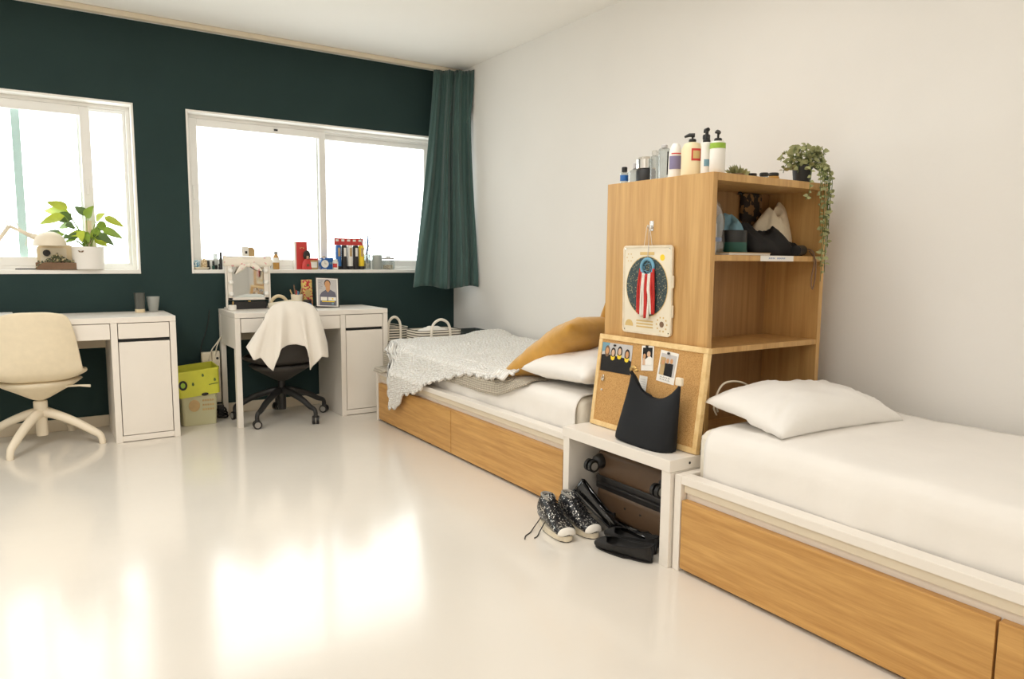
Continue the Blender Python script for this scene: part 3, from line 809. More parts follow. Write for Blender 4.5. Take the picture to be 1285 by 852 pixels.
def label_box(x0, x1, y, z0, z1):
    return lambda bm: box(bm, x0, x1, y-.001, y, z0, z1)
def wrap(r, z0, z1, a0, a1):
    """a label wrapped round a cylinder between two angles (degrees)"""
    def f(bm): grid(bm, lambda u, v: Vector((r*math.cos(rad(a0+(a1-a0)*u)), r*math.sin(rad(a0+(a1-a0)*u)), z0+(z1-z0)*v)), 14, 1)
    return f
bottle('tiny clear bottle with black cap, far left on top of the bookcase', -.985, -2.955, cyl(.018, 0, .052), 'terr', [('cap', cyl(.012, .052, .075), 'black_plastic'), ('label', wrap(.0185, .015, .04, 150, 300), 'blue')])
bottle('clear round perfume bottle beside the tiny black capped one', -.97, -3.005, [(.026, 0), (.03, .004), (.03, .05), (.01, .062)], 'terr', [('cap', cyl(.010, .062, .088), 'paper_grey')])
bottle('black jar with a glossy silver lid on top of the bookcase', -.975, -3.075, [(.036, 0), (.04, .003), (.04, .048), (.037, .052)], 'black_plastic', [('lid', [(.036, .052), (.041, .056), (.041, .092), (.032, .102)], 'chrome')], 'jar')
bottle('slim clear bottle right of the silver lidded jar', -.985, -3.135, cyl(.019, 0, .10), 'terr', [('cap', cyl(.013, .10, .122), 'clear')])
bottle('tall clear bottle with a narrow dark label on top of the bookcase', -.98, -3.182, cyl(.023, 0, .125, .005), 'terr', [('cap', cyl(.012, .125, .14), 'paper_grey'), ('label', wrap(.0235, .02, .11, 255, 285), 'black_cloth')])
bottle('white squeeze bottle with a purple label', -.985, -3.248, [(.024, 0), (.028, .004), (.026, .10), (.018, .125), (.012, .135)], 'white_bottle', [('label', wrap(.0283, .035, .085, 170, 290), 'purple'), ('print', wrap(.0284, .092, .096, 190, 270), 'red')])
bottle('large cream pump bottle with a red framed label', -.99, -3.338, [(.036, 0), (.040, .004), (.040, .10), (.030, .122), (.014, .128)], 'cream_bottle', [('pump', pump(.128, .158, 2.4), 'black_plastic'), ('label', wrap(.0405, .055, .10, 220, 275), 'red'), ('label', wrap(.0409, .063, .092, 228, 268), 'gold')])
bottle('small white bottle with a black flip cap behind the cream pump bottle', -.955, -3.375, [(.022, 0), (.024, .003), (.024, .115), (.014, .135)], 'white_bottle', [('cap', cyl(.014, .135, .155), 'black_plastic')])
bottle('slim white bottle with a tall black pump', -.99, -3.408, cyl(.019, 0, .118), 'white_bottle', [('pump', pump(.118, .168, 1.2, .02, .006), 'black_plastic'), ('label', wrap(.0194, .03, .055, 200, 280), 'ltblue')])
bottle('white bottle with green shoulder and dark pump at the front corner of the bookcase', -.99, -3.462, [(.026, 0), (.028, .003), (.028, .095), (.022, .115)], 'white_bottle', [('label', wrap(.0285, .088, .108, 90, 360), 'green'), ('pump', pump(.115, .152, 3.6, .034), 'black_plastic')])
bottle('small amber jar with black lid on top of the bookcase, next to the trailing plant', -.605, -3.42, cyl(.022, 0, .020), 'amber', [('lid', cyl(.020, .020, .034), 'black_plastic')], 'jar')
bottle('smaller glass jar with black lid left of the amber jar', -.665, -3.42, cyl(.017, 0, .016), 'terr', [('lid', cyl(.0175, .016, .030), 'black_plastic')], 'jar')
bottle('flat dark tin lying near the succulent on top of the bookcase', -.765, -3.44, cyl(.02, 0, .012), 'case_dk', [('lid', cyl(.0205, .012, .018), 'case_dk')], 'tin')

# ---- foliage
def leaf(bm, base, tip, w, curl=.1, up=Vector((0, 0, 1)), n=5, face=None):
    base, tip = Vector(base), Vector(tip); d = tip-base; L = d.length
    side = d.cross(face or up)
    if side.length < 1e-6: side = Vector((1, 0, 0))
    side.normalize(); nrm = side.cross(d).normalized()
    rows = []
    for i in range(n+1):
        t = i/n
        ww = w*(math.sin(PI*min(1, t**.62))**.9)*(1 if t < 1 else 0)
        c = base+d*t - nrm*curl*L*(t*t) + nrm*curl*L*.5*t
        if i in (0, n): rows.append([bm.verts.new(c)])
        else: rows.append([bm.verts.new(c-side*ww/2+nrm*ww*.12), bm.verts.new(c), bm.verts.new(c+side*ww/2+nrm*ww*.12)])
    for a, b in zip(rows, rows[1:]):
        if len(a) == 1: bm.faces.new((a[0], b[1], b[0])); bm.faces.new((a[0], b[2], b[1]))
        elif len(b) == 1: bm.faces.new((a[0], a[1], b[0])); bm.faces.new((a[1], a[2], b[0]))
        else: bm.faces.new((a[0], a[1], b[1], b[0])); bm.faces.new((a[1], a[2], b[2], b[1]))

t = thing('trailing_plant', 'trailing plant in a small black pot at the right corner on top of the bookcase', 'plant', (-.435, -3.43, TZ))
bm = BM(); lathe(bm, [(.030, 0), (.032, .002), (.040, .072), (.036, .072), (.034, .06)], n=20); obj('pot', bm, M['black_plastic'], t, 'auto')
bm = BM(); lathe(bm, [(.0345, .058), (.0, .062)], n=20); obj('soil', bm, M['soil'], t)
rng = random.Random(4)
bl = BM(); bs = BM(); bd = BM()
def strand(P, r0, nl, size, B=bl, dark=False):
    pts = [Vector(p) for p in smooth_path(P, 30)]
    tube(bs, pts, .0013, 5)
    for i in range(nl):
        q = pts[min(30, int(3+27*i/nl))]
        for s in (-1, 1):
            a = rng.uniform(0, 2*PI); e = rng.uniform(-.5, .35); l = size*rng.uniform(.7, 1.25)
            leaf(B, q, q+Vector((math.cos(a)*math.cos(e), math.sin(a)*math.cos(e), math.sin(e)))*l, l*.75, .1, face=Vector((rng.uniform(-.4, .4), -1, rng.uniform(-.2, .6))), n=4)
for i in range(20):
    a = rng.uniform(PI*.55, 2*PI*.98); r = rng.uniform(.05, .105); h = rng.uniform(.02, .10)
    strand([(0, 0, .06), (r*.4*math.cos(a), r*.4*math.sin(a), .085+h*.4), (r*math.cos(a), r*.55*math.sin(a), .05+h), (r*1.15*math.cos(a), r*.62*math.sin(a), .02+h*.9)], 0, 8, .023)
for i in range(7):
    x = -.015+i*.013; dz = [-.06, -.20, -.34, -.40, -.36, -.26, -.12][i]
    strand([(0.01, -.01, .065), (x*.8+.01, -.06, .075), (x+.006, -.092, .02), (x+rng.uniform(-.01, .01), -.097, dz*.5), (x+rng.uniform(-.012, .012), -.098, dz)], 0, 6+int(-dz*44), .019)
strand([(0.0, -.02, .065), (-.04, -.07, .05), (-.075, -.092, .0), (-.085, -.095, -.05), (-.105, -.095, -.075)], 0, 9, .017)
for i in range(5):
    x = .118+i*.010
    strand([(.02, .0, .065), (.06, -.02, .08), (x, -.045+i*.012, .03), (x+.008, -.05+i*.012, -.08), (x+rng.uniform(-.004, .012), -.05+i*.012, [-.12, -.2, -.17, -.13, -.24][i])], 0, 11, .017, bd)
strand([(.02, .0, .065), (.07, -.03, .07), (.098, -.06, .0), (.105, -.065, -.15), (.10, -.065, -.25), (.075, -.07, -.32)], 0, 9, .016)
obj('foliage', bl, M['leaf_sage'], t, True); obj('stem', bs, M['leaf_d'], t, True); obj('dark_foliage', bd, M['leaf_blk'], t, True)

t = thing('succulent', 'low grey green succulent on top of the bookcase behind its front edge', 'plant', (-.84, -3.43, TZ))
bm = BM(); lathe(bm, cyl(.03, 0, .012), n=16); obj('tray', bm, M['brown'], t)
bm = BM()
for i in range(54):
    a = rng.uniform(0, 2*PI); r = rng.uniform(0, .07); x = r*math.cos(a); y = r*.6*math.sin(a); h = .012+.035*(1-(r/.075)**2)*rng.uniform(.5, 1)
    leaf(bm, (x*.6, y*.6, .01), (x, y, h+.006), .013, .1, n=3, face=Vector((0, -1, .3)))
obj('foliage', bm, M['leaf_sage'], t, True)

# ------------------------------------------------------------------ hanging card and tassel on the bookcase side
XS = KX0
t = thing('hook', 'clear adhesive hook on the left side of the bookcase', 'hook', (XS, -3.196, 1.245))
bm = BM(); box(bm, -.003, -.0002, -.011, .011, -.02, .02, .0012); obj('plate', bm, M['clear'], t)
bm = BM(); tube(bm, smooth_path([(-.003, 0, .0), (-.010, 0, -.010), (-.018, 0, -.008), (-.019, 0, .003)], 12), .004, 8); obj('prong', bm, M['clear'], t, True)
t = thing('hanging_card', 'cream printed card with a dark oval hanging on the side of the bookcase', 'card', (XS-.003, -3.189, .812), (rad(.8), 0, rad(-90)))
bm = BM(); prism(bm, rrect(-.138, .138, 0, .356, .016), 'y', -.007, -.0002)
for zz in (.10, .215): prism(bm, rrect(.134, .144, zz-.024, zz+.024, .004), 'y', -.0065, -.001)
obj('card', bm, M['cream_card'], t)
def flat(name, outline, m, parent, y0, y1=None):
    bm = BM(); prism(bm, outline, 'y', y0, y1 if y1 is not None else y0+.0006); return obj(name, bm, M[m], parent)
bm = BM()      # raised rim
o1 = rrect(-.138, .138, 0, .356, .016); o2 = rrect(-.130, .130, .008, .348, .011)
A = [bm.verts.new((a, -.009, b)) for a, b in o1]; B = [bm.verts.new((a, -.009, b)) for a, b in o2]; D_ = [bm.verts.new((a, -.007, b)) for a, b in o1]; E_ = [bm.verts.new((a, -.007, b)) for a, b in o2]
for i in range(len(A)):
    j = (i+1) % len(A)
    bm.faces.new((A[i], A[j], B[j], B[i])); bm.faces.new((A[i], A[j], D_[j], D_[i])); bm.faces.new((B[i], B[j], E_[j], E_[i]))
obj('rim', bm, M['rubber'], t)
flat('oval_border', ell(0, .192, .118, .122, 40), 'gold', t, -.0079)
flat('oval', ell(0, .192, .115, .119, 40), 'starry', t, -.0085)
flat('sun_mark', ell(.085, .308, .0125, .0125, 16), 'yellow', t, -.0078)
bm = BM()      # small pale printed marks: circles, title bar, text lines, dial
prism(bm, [(-.04, .318), (.04, .318), (.04, .330), (-.04, .330)], 'y', -.0077, -.0071)
obj('printed_title', bm, M['gold'], t)
bm = BM()
for i in range(3): prism(bm, [(-.055, .026+i*.012), (.04, .026+i*.012), (.04, .032+i*.012), (-.055, .032+i*.012)], 'y', -.0077, -.0071)
obj('printed_lines', bm, M['gold'], t)
bm = BM(); prism(bm, ell(-.098, .028, .024, .026, 14, 0, 180), 'y', -.0077, -.0071); obj('printed_arc', bm, M['gold'], t)
bm = BM()
for i in range(10):
    a = 2*PI*i/10; prism(bm, ell(.088+.028*math.cos(a), .046+.028*math.sin(a), .004, .004, 6), 'y', -.0077, -.0071)
obj('printed_dots', bm, M['gold'], t)
bm = BM()
for i in range(6):
    a = 2*PI*i/6; prism(bm, ell(-.10+.016*math.cos(a), .308+.016*math.sin(a), .003, .003, 6), 'y', -.0077, -.0071)
obj('printed_marks', bm, M['gold'], t)
flat('dial', ell(.088, .046, .012, .012, 12), 'brown', t, -.0078)
bm = BM()
for x, z in ((-.125, .343), (.125, .343), (-.125, .013), (.125, .013)): prism(bm, ell(x, z, .003, .003, 8), 'y', -.0085, -.0069)
obj('rivets', bm, M['chrome'], t)
bm = BM(); tube(bm, [(-.022, -.004, .352), (-.006, -.006, .425), (.004, -.012, .436), (.012, -.006, .424), (.024, -.004, .352)], .0012, 5); obj('string', bm, M['paper'], t, True)

t = thing('dreamcatcher', 'blue ring with red and white yarn tassels hanging in front of the card', 'dreamcatcher', (XS-.019, -3.197, 1.08), (0, 0, rad(-90)))
bm = BM(); tube(bm, [(.034*math.cos(2*PI*i/28), 0, .034*math.sin(2*PI*i/28)) for i in range(29)], .0065, 8, False); obj('ring', bm, M['bluewrap'], t, True)
bm = BM()
for i in range(9):
    a, b = 2*PI*i/9, 2*PI*((i*4) % 9)/9
    tube(bm, [(.03*math.cos(a), 0, .03*math.sin(a)), (.03*math.cos(b), .001, .03*math.sin(b))], .0009, 4)
obj('web', bm, M['bluewrap'], t)
bm = BM(); tube(bm, smooth_path([(0, 0, .04), (.001, .002, .1), (.0, .003, .158)], 8), .0012, 5); obj('cord', bm, M['paper_grey'], t, True)
cols = ['redyarn', 'redyarn', 'whiteyarn', 'whiteyarn', 'redyarn', 'redyarn', 'whiteyarn', 'whiteyarn', 'redyarn', 'redyarn']
for i, cc in enumerate(cols):
    x = -.036+.072*i/9; zt = -math.sqrt(max(0, .036**2-x*x))*.6-.004
    bm = BM(); zb = -.19+rng.uniform(-.018, .012)
    tube(bm, smooth_path([(x, -.002, zt), (x*1.1+rng.uniform(-.003, .003), -.006, zt-.06), (x*1.25+rng.uniform(-.003, .003), -.004, -.12), (x*1.3+rng.uniform(-.005, .005), -.003, zb)], 14), [.0052]*12+[.0058, .0062, .006], 7)
    obj('tassel', bm, M[cc], t, True)

# ------------------------------------------------------------------ corkboard leaning on the bookcase, with its prints
LEAN = math.atan2(.048, .385)
BB = Vector((-1.116, -2.928, BZ+.002)); ROT = (-LEAN, 0, rad(-90))
RB = Matrix.Rotation(rad(-90), 3, 'Z') @ Matrix.Rotation(-LEAN, 3, 'X')
BWd, BH = .606, .392
t = thing('corkboard', 'pine framed corkboard leaning on the bookcase, standing on the bench', 'corkboard', BB, ROT)
bm = BM(); box(bm, .018, BWd-.018, -.006, .006, .018, BH-.018); obj('cork', bm, M['cork'], t)
bm = BM()
fwd = .021
box(bm, 0, BWd, -.011, .011, 0, fwd, .002); box(bm, 0, BWd, -.011, .011, BH-fwd, BH, .002); box(bm, 0, fwd, -.011, .011, fwd, BH-fwd, .002); box(bm, BWd-fwd, BWd, -.011, .011, fwd, BH-fwd, .002)
obj('frame', bm, M['pine'], t)
def on_board(u, v, off=-.0065): return BB + RB @ Vector((u, off, v))
def prnt(label, u, v, w, h, tilt=0., m='paper'):
    q = thing('photo_print', label, 'photo', on_board(u, v), (-LEAN, rad(tilt), rad(-90)))
    bm = BM(); box(bm, -w/2, w/2, -.0012, -.0002, -h/2, h/2); obj('print_paper', bm, M[m], q)
    return q
def pin(q, x, z):
    bm = BM(); tube(bm, [(x, -.002, z), (x, -.010, z)], [.0035, .005], 10); obj('pin', bm, M['black_plastic'], q, 'auto')
def figure(q, x, zt, s, gown, hair, skin, collar=None):
    """a small printed figure: body, hair, face"""
    flat('printed_body', [(x-.021*s, zt-.10), (x+.021*s, zt-.10), (x+.021*s, zt-.034*s), (x+.012*s, zt-.026*s), (x-.012*s, zt-.026*s), (x-.021*s, zt-.034*s)], gown, q, -.0018)
    flat('printed_hair', ell(x, zt-.014*s, .0095*s, .014*s, 14), hair, q, -.0023)
    flat('printed_face', ell(x, zt-.014*s, .0060*s, .0085*s, 12), skin, q, -.0028)
    if collar: flat('printed_collar', [(x-.011*s, zt-.024*s), (x, zt-.029*s), (x+.011*s, zt-.024*s), (x+.008*s, zt-.036*s), (x, zt-.040*s), (x-.008*s, zt-.036*s)], collar, q, -.0026)
q = prnt('group photo of four women in black gowns with yellow collars on the corkboard', .117, .298, .186, .122, -1, 'paper_grey')
bm = BM(); prism(bm, [(-.093, .061), (-.045, .061), (-.06, .03), (-.093, .02)], 'y', -.0017, -.0012); obj('printed_sky', bm, M['ltblue'], q)
flat('printed_gowns', [(-.093, -.061), (.093, -.061), (.093, -.005), (.06, .004), (-.06, .012), (-.093, .008)], 'black_cloth', q, -.0018)
for i, (x, z, hr, sk, cl) in enumerate(((-.058, .044, 'brown', 'skin', None), (-.020, .038, 'hair', 'skin2', 'yellow'), (.020, .046, 'hair', 'skin2', 'yellow'), (.066, .038, 'hair', 'skin', 'yellow'))):
    s = 1.35
    flat('printed_hair', ell(x, z-.014*s, .0115*s, .018*s, 16), hr, q, -.0023); flat('printed_face', ell(x, z-.013*s, .0072*s, .0105*s, 14), sk, q, -.0028)
    if cl: flat('printed_collar', [(x-.014, z-.030), (x, z-.036), (x+.014, z-.030), (x+.010, z-.046), (x, z-.050), (x-.010, z-.046)], cl, q, -.0031)
pin(q, -.01, .052)
q = prnt('small instant photo of two people in white, tilted, in the middle of the corkboard', .300, .320, .068, .100, -6)
flat('printed_scene', [(-.027, -.028), (.027, -.028), (.027, .042), (-.027, .042)], 'black_cloth', q, -.0018)
flat('printed_body', [(-.02, -.028), (.027, -.028), (.027, .0), (.012, .010), (-.012, -.006)], 'paper', q, -.0023)
flat('printed_body', [(-.027, -.028), (-.010, -.028), (-.012, .0), (-.024, .002)], 'skin2', q, -.0026)
flat('printed_face', ell(.008, .016, .010, .012, 12), 'skin2', q, -.0028); flat('printed_face', ell(-.016, .008, .008, .010, 12), 'skin', q, -.0029)
pin(q, .0, .046)
q = prnt('larger instant photo of three people standing together on the corkboard, above the bag', .412, .298, .094, .122, 4)
flat('printed_scene', [(-.040, -.034), (.040, -.034), (.040, .050), (-.040, .050)], 'paper_grey', q, -.0018)
flat('printed_scene', [(-.040, .005), (-.012, .005), (-.012, .035), (-.040, .035)], 'tan', q, -.0020)
for x, z, g in ((-.024, .026, 'tan'), (-.002, .034, 'black_cloth'), (.018, .036, 'black_cloth')):
    flat('printed_body', [(x-.012, -.034), (x+.012, -.034), (x+.011, z-.020), (x-.011, z-.020)], g, q, -.0023); flat('printed_face', ell(x, z-.010, .0075, .010, 12), 'skin', q, -.0027)
bm = BM()
for r_ in range(2):
    for i in range(4): tube(bm, smooth_path([(-.028+i*.014, -.002, -.043-r_*.009), (-.024+i*.014, -.002, -.040-r_*.009), (-.019+i*.014, -.002, -.044-r_*.009)], 5), .0007, 4)
obj('handwriting', bm, M['black_cloth'], q)
pin(q, .0, .054)
q = prnt('white slip of paper on the corkboard half hidden behind the bag', .290, .216, .045, .062, 1)
bm = BM()
for i in range(5): prism(bm, [(-.015, -.02+i*.009), (.015, -.02+i*.009), (.015, -.0185+i*.009), (-.015, -.0185+i*.009)], 'y', -.0016, -.0012)
obj('printed_lines', bm, M['paper_grey'], q)
q = thing('padlock', 'small silver padlock pinned low on the left of the corkboard', 'padlock', on_board(.052, .205), ROT)
bm = BM(); box(bm, -.008, .008, -.008, -.001, -.012, .002, .002); obj('lock_body', bm, M['chrome'], q)
bm = BM(); tube(bm, smooth_path([(-.005, -.004, 0), (-.005, -.004, .008), (0, -.004, .013), (.005, -.004, .008), (.005, -.004, 0)], 14), .0016, 6); obj('shackle', bm, M['chrome'], q, True)
q = on_board(.052, .155); bm = BM(); tube(bm, [q, q+RB@Vector((0, -.006, 0))], [.003, .004], 8); tag(obj('push_pin', bm, M['paper']), 'white push pin below the padlock on the corkboard', 'pin')

# ------------------------------------------------------------------ charcoal bag on the bench
t = thing('handbag', 'charcoal shoulder bag standing on the bench in front of the corkboard', 'handbag', (-1.172, -3.315, BZ+.001), (0, rad(1.5), rad(-90)))
# local x: right in the view (world -y), local y: into the bag (world +x), local z up
def bagtop(s):   # height of the rim at s in -1..1
    return .272-.088*(1-abs(s)**2.2)**.9
def bag_pt(side):
    def f(u, v):
        s = u*2-1
        hw = lerp_tab([(0, .148), (.05, .152), (.5, .143), (1, .132)], v)
        x = s*hw + .018*v
        zt = bagtop(s); z = zt*v
        th = (.048*(1-v)**.8+.004)*(1-abs(s)**4)**.5 + .0015
        bul = .006*math.sin(v*PI)*math.cos(s*2)
        y = side*(th+bul)+.026*v
        z += .004*(s*s)*(1-v)
        return Vector((x, y, z))
    return f
bm = BM(); grid(bm, bag_pt(-1), 40, 26); grid(bm, bag_pt(1), 40, 26)
bmesh.ops.remove_doubles(bm, verts=bm.verts, dist=.0035)
obj('bag_body', bm, M['navy_bag'], t, True, .003)
bm = BM(); prism(bm, [(-.146+.292*i/20, -.048*(1-abs(i/10-1)**4)**.5) for i in range(21)]+[(.146-.292*i/20, .048*(1-abs(1-i/10)**4)**.5) for i in range(21)], 'z', .0, .004); obj('bag_base', bm, M['navy_bag'], t)
# inner far strap seen through the opening, wooden and metal strap fittings
bm = BM(); tube(bm, smooth_path([(-.118, .022, .265), (-.10, .032, .240), (-.07, .040, .195), (-.02, .042, .178)], 16), [.008]*17, 8); obj('inner_strap', bm, M['black_cloth'], t, True)
bm = BM()
for i in range(5):
    a = rad(150-i*30); x = -.103+.016*math.cos(a); z = .262+.022*math.sin(a); tube(bm, [(x-.006, .022, z), (x+.006, .03, z+.001)], .0065, 8)
obj('chain_link', bm, M['brass'], t, True)
bm = BM(); box(bm, .128, .158, .014, .030, .254, .284, .004); obj('clip', bm, M['cream_plastic'], t)

# ------------------------------------------------------------------ suitcase lying under the bench
t = thing('suitcase', 'brown hard shell suitcase lying under the bench, wheels toward the room', 'suitcase', (-1.150, -3.222, 0.0), (0, 0, rad(0)))
SW, SL, = .222, .62
def shell(z0, z1, r):
    bm = BM(); box(bm, 0, SL, -SW, SW, z0, z1, r, 5); return bm
bm = shell(.022, .155, .032); obj('lower_shell', bm, M['case'], t, True)
bm = shell(.185, .315, .032); obj('upper_shell', bm, M['case'], t, True)
bm = BM(); box(bm, .002, SL-.002, -SW+.002, SW-.002, .140, .200, .008, 3); obj('zip_band', bm, M['case_dk'], t, True)
bm = BM(); tube(bm, [(-.006, -SW+.03, .17), (-.006, SW-.03, .17)], .006, 8); obj('zip_piping', bm, M['case_dk'], t, True)
for yy in (SW-.035, -SW+.02):
    bm = BM(); lathe(bm, [(.03, 0), (.033, .006), (.028, .035), (.018, .045)], n=16)
    for v in bm.verts: v.co = Vector((.012-v.co.z, yy+v.co.x, .262+v.co.y))
    fk = obj('wheel_fork', bm, M['case_dk'], t, True)
    for s in (-1, 1):
        bm = BM(); tube(bm, [(-.050, yy+s*.005, .250), (-.050, yy+s*.020, .250)], .026, 20); obj('wheel', bm, M['black_plastic'], fk, 'auto')
        bm = BM(); tube(bm, [(-.050, yy+s*.020, .250), (-.050, yy+s*.0215, .250)], .017, 18); obj('wheel_cap', bm, M['grey_plastic'], fk, 'auto')
for yy in (SW-.05, -SW+.05):
    bm = BM(); box(bm, .0, .03, yy-.02, yy+.02, .0, .03, .006); obj('foot', bm, M['case_dk'], t)
bm = BM()
for y_ in (-.06, .03): tube(bm, [(-.002, y_, .10), (.004, y_, .10)], .005, 10)
obj('stud', bm, M['case_dk'], t)

# ------------------------------------------------------------------ shoes
def sneaker(label, loc, rz):
    t = thing('sneaker', label, 'shoe', loc, (0, 0, rz), group='sequinned sneakers by the bench')
    # local +x toward the toe, heel at x = -.12
    S = [(-.131, .001, .075, .085), (-.128, .018, .030, .136), (-.120, .036, .026, .146), (-.085, .042, .024, .152), (-.035, .042, .024, .138), (.0, .043, .024, .114), (.04, .047, .024, .090), (.085, .050, .024, .072), (.115, .048, .024, .064), (.134, .036, .024, .056), (.142, .020, .026, .046), (.147, .001, .033, .036)]
    def up(u, v):
        x, w, zb, zt = cr(S, v)
        a = u*2*PI
        ca, sa = math.cos(a), math.sin(a)
        taper = 1-.30*max(0, sa)*min(1, max(0, (zt-.06)/.06))
        return Vector((x+(.012 if False else 0), math.copysign(abs(ca)**.75, ca)*w*taper, (zb+zt)/2+math.copysign(abs(sa)**.8, sa)*(zt-zb)/2))
    bm = BM(); grid(bm, up, 28, 40, close_u=True); obj('upper', bm, M['glitter'], t, True)
    ol = [(.150*math.cos(a)**1 if math.cos(a) > 0 else .132*math.cos(a), (.050 if math.cos(a) > -.2 else .043)*math.copysign(abs(math.sin(a))**.8, math.sin(a))) for a in [2*PI*i/40 for i in range(40)]]
    bm = BM(); prism(bm, ol, 'z', .004, .032); bmesh.ops.bevel(bm, geom=[e for e in bm.edges if abs(e.verts[0].co.z-e.verts[1].co.z) < 1e-5], offset=.004, segments=2, affect='EDGES'); obj('sole', bm, M['rubber'], t, 'auto')
    bm = BM(); prism(bm, [(x*.96, y*.95) for x, y in ol], 'z', 0, .0045); obj('outsole', bm, M['black_plastic'], t)
    def cap(u, v):
        x, w, zb, zt = cr(S, .76+.24*v); a = PI*u
        return Vector((x+.003, math.cos(a)*w*1.05, zb+.006+math.sin(a)**.8*(zt-zb-.004)*1.04))
    bm = BM(); grid(bm, cap, 20, 10); obj('toe_cap', bm, M['toecap'], t, True, .003, off=1)
    bm = BM(); tube(bm, [(-.073+.047*math.cos(2*PI*i/28), .026*math.sin(2*PI*i/28), .150-.012*max(0, math.cos(2*PI*i/28))) for i in range(29)], .006, 8, False); obj('collar', bm, M['lining'], t, True)
    bm = BM(); grid(bm, lambda u, v: Vector((-.073+.045*v*math.cos(2*PI*u), .025*v*math.sin(2*PI*u), .149-.010*max(0, math.cos(2*PI*u))*v)), 24, 4, close_u=True); obj('lining', bm, M['lining'], t, True)
    def tong(u, v): return Vector((-.045+.105*v, (u-.5)*.034*(1-.1*v), lerp_tab([(0, .172), (.25, .148), (.5, .122), (.8, .096), (1, .082)], v)-.012*(u*2-1)**2))
    bm = BM(); grid(bm, tong, 8, 14); obj('tongue', bm, M['glitter'], t, True, .005)
    bm = BM()
    for i in range(5):
        x = -.018+i*.017; z = lerp_tab([(-.018, .142), (.02, .117), (.052, .096)], x)
        tube(bm, smooth_path([(x, -.024, z-.008), (x+.004, 0, z+.006), (x+.010, .024, z-.010)], 8), .0028, 6); tube(bm, smooth_path([(x, .024, z-.008), (x+.004, 0, z+.008), (x+.010, -.024, z-.010)], 8), .0028, 6)
    obj('lace', bm, M['black_cloth'], t, True)
    bm = BM()
    for i in range(5):
        x = -.018+i*.017; z = lerp_tab([(-.018, .136), (.02, .110), (.052, .090)], x)
        for s in (-1, 1): bmesh.ops.create_icosphere(bm, subdivisions=1, radius=.0038, matrix=Matrix.Translation((x, s*.029, z-.006)))
    obj('eyelet', bm, M['chrome'], t, True)
    return t
s1 = sneaker('left black sequinned high top sneaker with cream toe cap, its lace trailing on the floor', (-1.386, -3.030, .0), rad(-101)); s1.scale = (.88, .88, .88)
s2 = copy_thing(s1, (-1.288, -3.058, .0), 'right black sequinned high top sneaker with cream toe cap, nearer the bench', (0, 0, rad(-94)))
bm = BM(); tube(bm, smooth_path([(-.05, -.047, .055), (-.06, -.075, .012), (-.02, -.115, .003), (.01, -.15, .004), (.045, -.17, .004)], 24), .0025, 6); tube(bm, smooth_path([(.0, -.05, .05), (.0, -.075, .010), (.03, -.10, .003), (.05, -.125, .004)], 20), .0025, 6)
obj('loose_lace', bm, M['black_cloth'], s1, True)

def flat_shoe(label, loc, rot, m, group):
    t = thing('flat_shoe', label, 'shoe', loc, rot, group=group)
    # x, half width, side height, dome height, how far the vamp closes over (0 open .. 1 closed)
    S = [(-.122, .008, .058, 0, 0), (-.117, .022, .058, 0, .02), (-.100, .031, .054, 0, .06), (-.06, .034, .046, 0, .08), (-.01, .036, .038, .004, .08), (.03, .039, .032, .010, .14), (.055, .041, .028, .014, .45), (.07, .041, .026, .016, .85), (.085, .039, .024, .016, 1.), (.108, .031, .020, .012, 1.), (.122, .018, .015, .006, 1.), (.127, .004, .010, .002, 1.)]
    def f(u, v):
        x, w, h, hd, cl = cr(S, v); cl = max(0., min(1., cl)); w = max(w, .003)
        d = cl*PI/2
        a = PI-d+(PI+2*d)*u
        ca, sa = math.cos(a), math.sin(a)
        y = math.copysign(abs(ca)**.75, ca)*w
        z = h*(1-abs(sa)**.8) if sa < 0 else h+hd*sa**.9
        return Vector((x, y, z+.004))
    bm = BM(); grid(bm, f, 40, 54); obj('upper', bm, M[m], t, True, .003)
    bm = BM()
    rim = [f(0, v/40) for v in range(2, 30)]; rim2 = [f(1, v/40) for v in range(2, 30)]
    tube(bm, [p for p in rim[::-1]]+[p for p in rim2], .0022, 6, False); obj('edging', bm, M['black_cloth'], t, True)
    ol = [(.124*math.cos(a), (.039 if math.cos(a) > -.2 else .031)*math.copysign(abs(math.sin(a))**.85, math.sin(a))) for a in [2*PI*i/36 for i in range(36)]]
    bm = BM(); prism(bm, ol, 'z', 0, .005); obj('sole', bm, M['black_plastic'], t)
    bm = BM(); prism(bm, [(x*.86-.012, y*.82) for x, y in ol], 'z', .0068, .0082); obj('insole', bm, M['lining' if m == 'patent' else 'case_dk'], t)
    return t
f1 = flat_shoe('glossy black patent flat tipped up against the suitcase', (-1.222, -3.080, .072), (rad(-22), rad(33), rad(-72)), 'patent', 'patent flats under the bench')
f2 = copy_thing(f1, (-1.152, -3.255, .002), 'glossy black patent flat lying behind the matte black flats', (0, 0, rad(-82)))
f3 = flat_shoe('matte black flat shoe in front on the floor below the bench edge', (-1.300, -3.353, .001), (0, 0, rad(106)), 'black_knit', 'matte black flats in front of the bench')
f4 = copy_thing(f3, (-1.216, -3.300, .001), 'matte black flat shoe second from the front, beside the bench leg', (0, 0, rad(98)))

# ------------------------------------------------------------------ white lead behind the near pillow
bm = BM(); tube(bm, smooth_path([(-.99, -3.512, .545), (-1.02, -3.525, .60), (-.97, -3.52, .652), (-.86, -3.51, .645), (-.76, -3.50, .60)], 30), .004, 8); tube(bm, smooth_path([(-1.0, -3.515, .535), (-1.045, -3.54, .575), (-1.0, -3.535, .592), (-.93, -3.53, .585)], 20), .0035, 8)
tag(obj('charging_cable', bm, M['cable'], None, True), 'cream cable looping up behind the pillow on the near bed', 'cable')

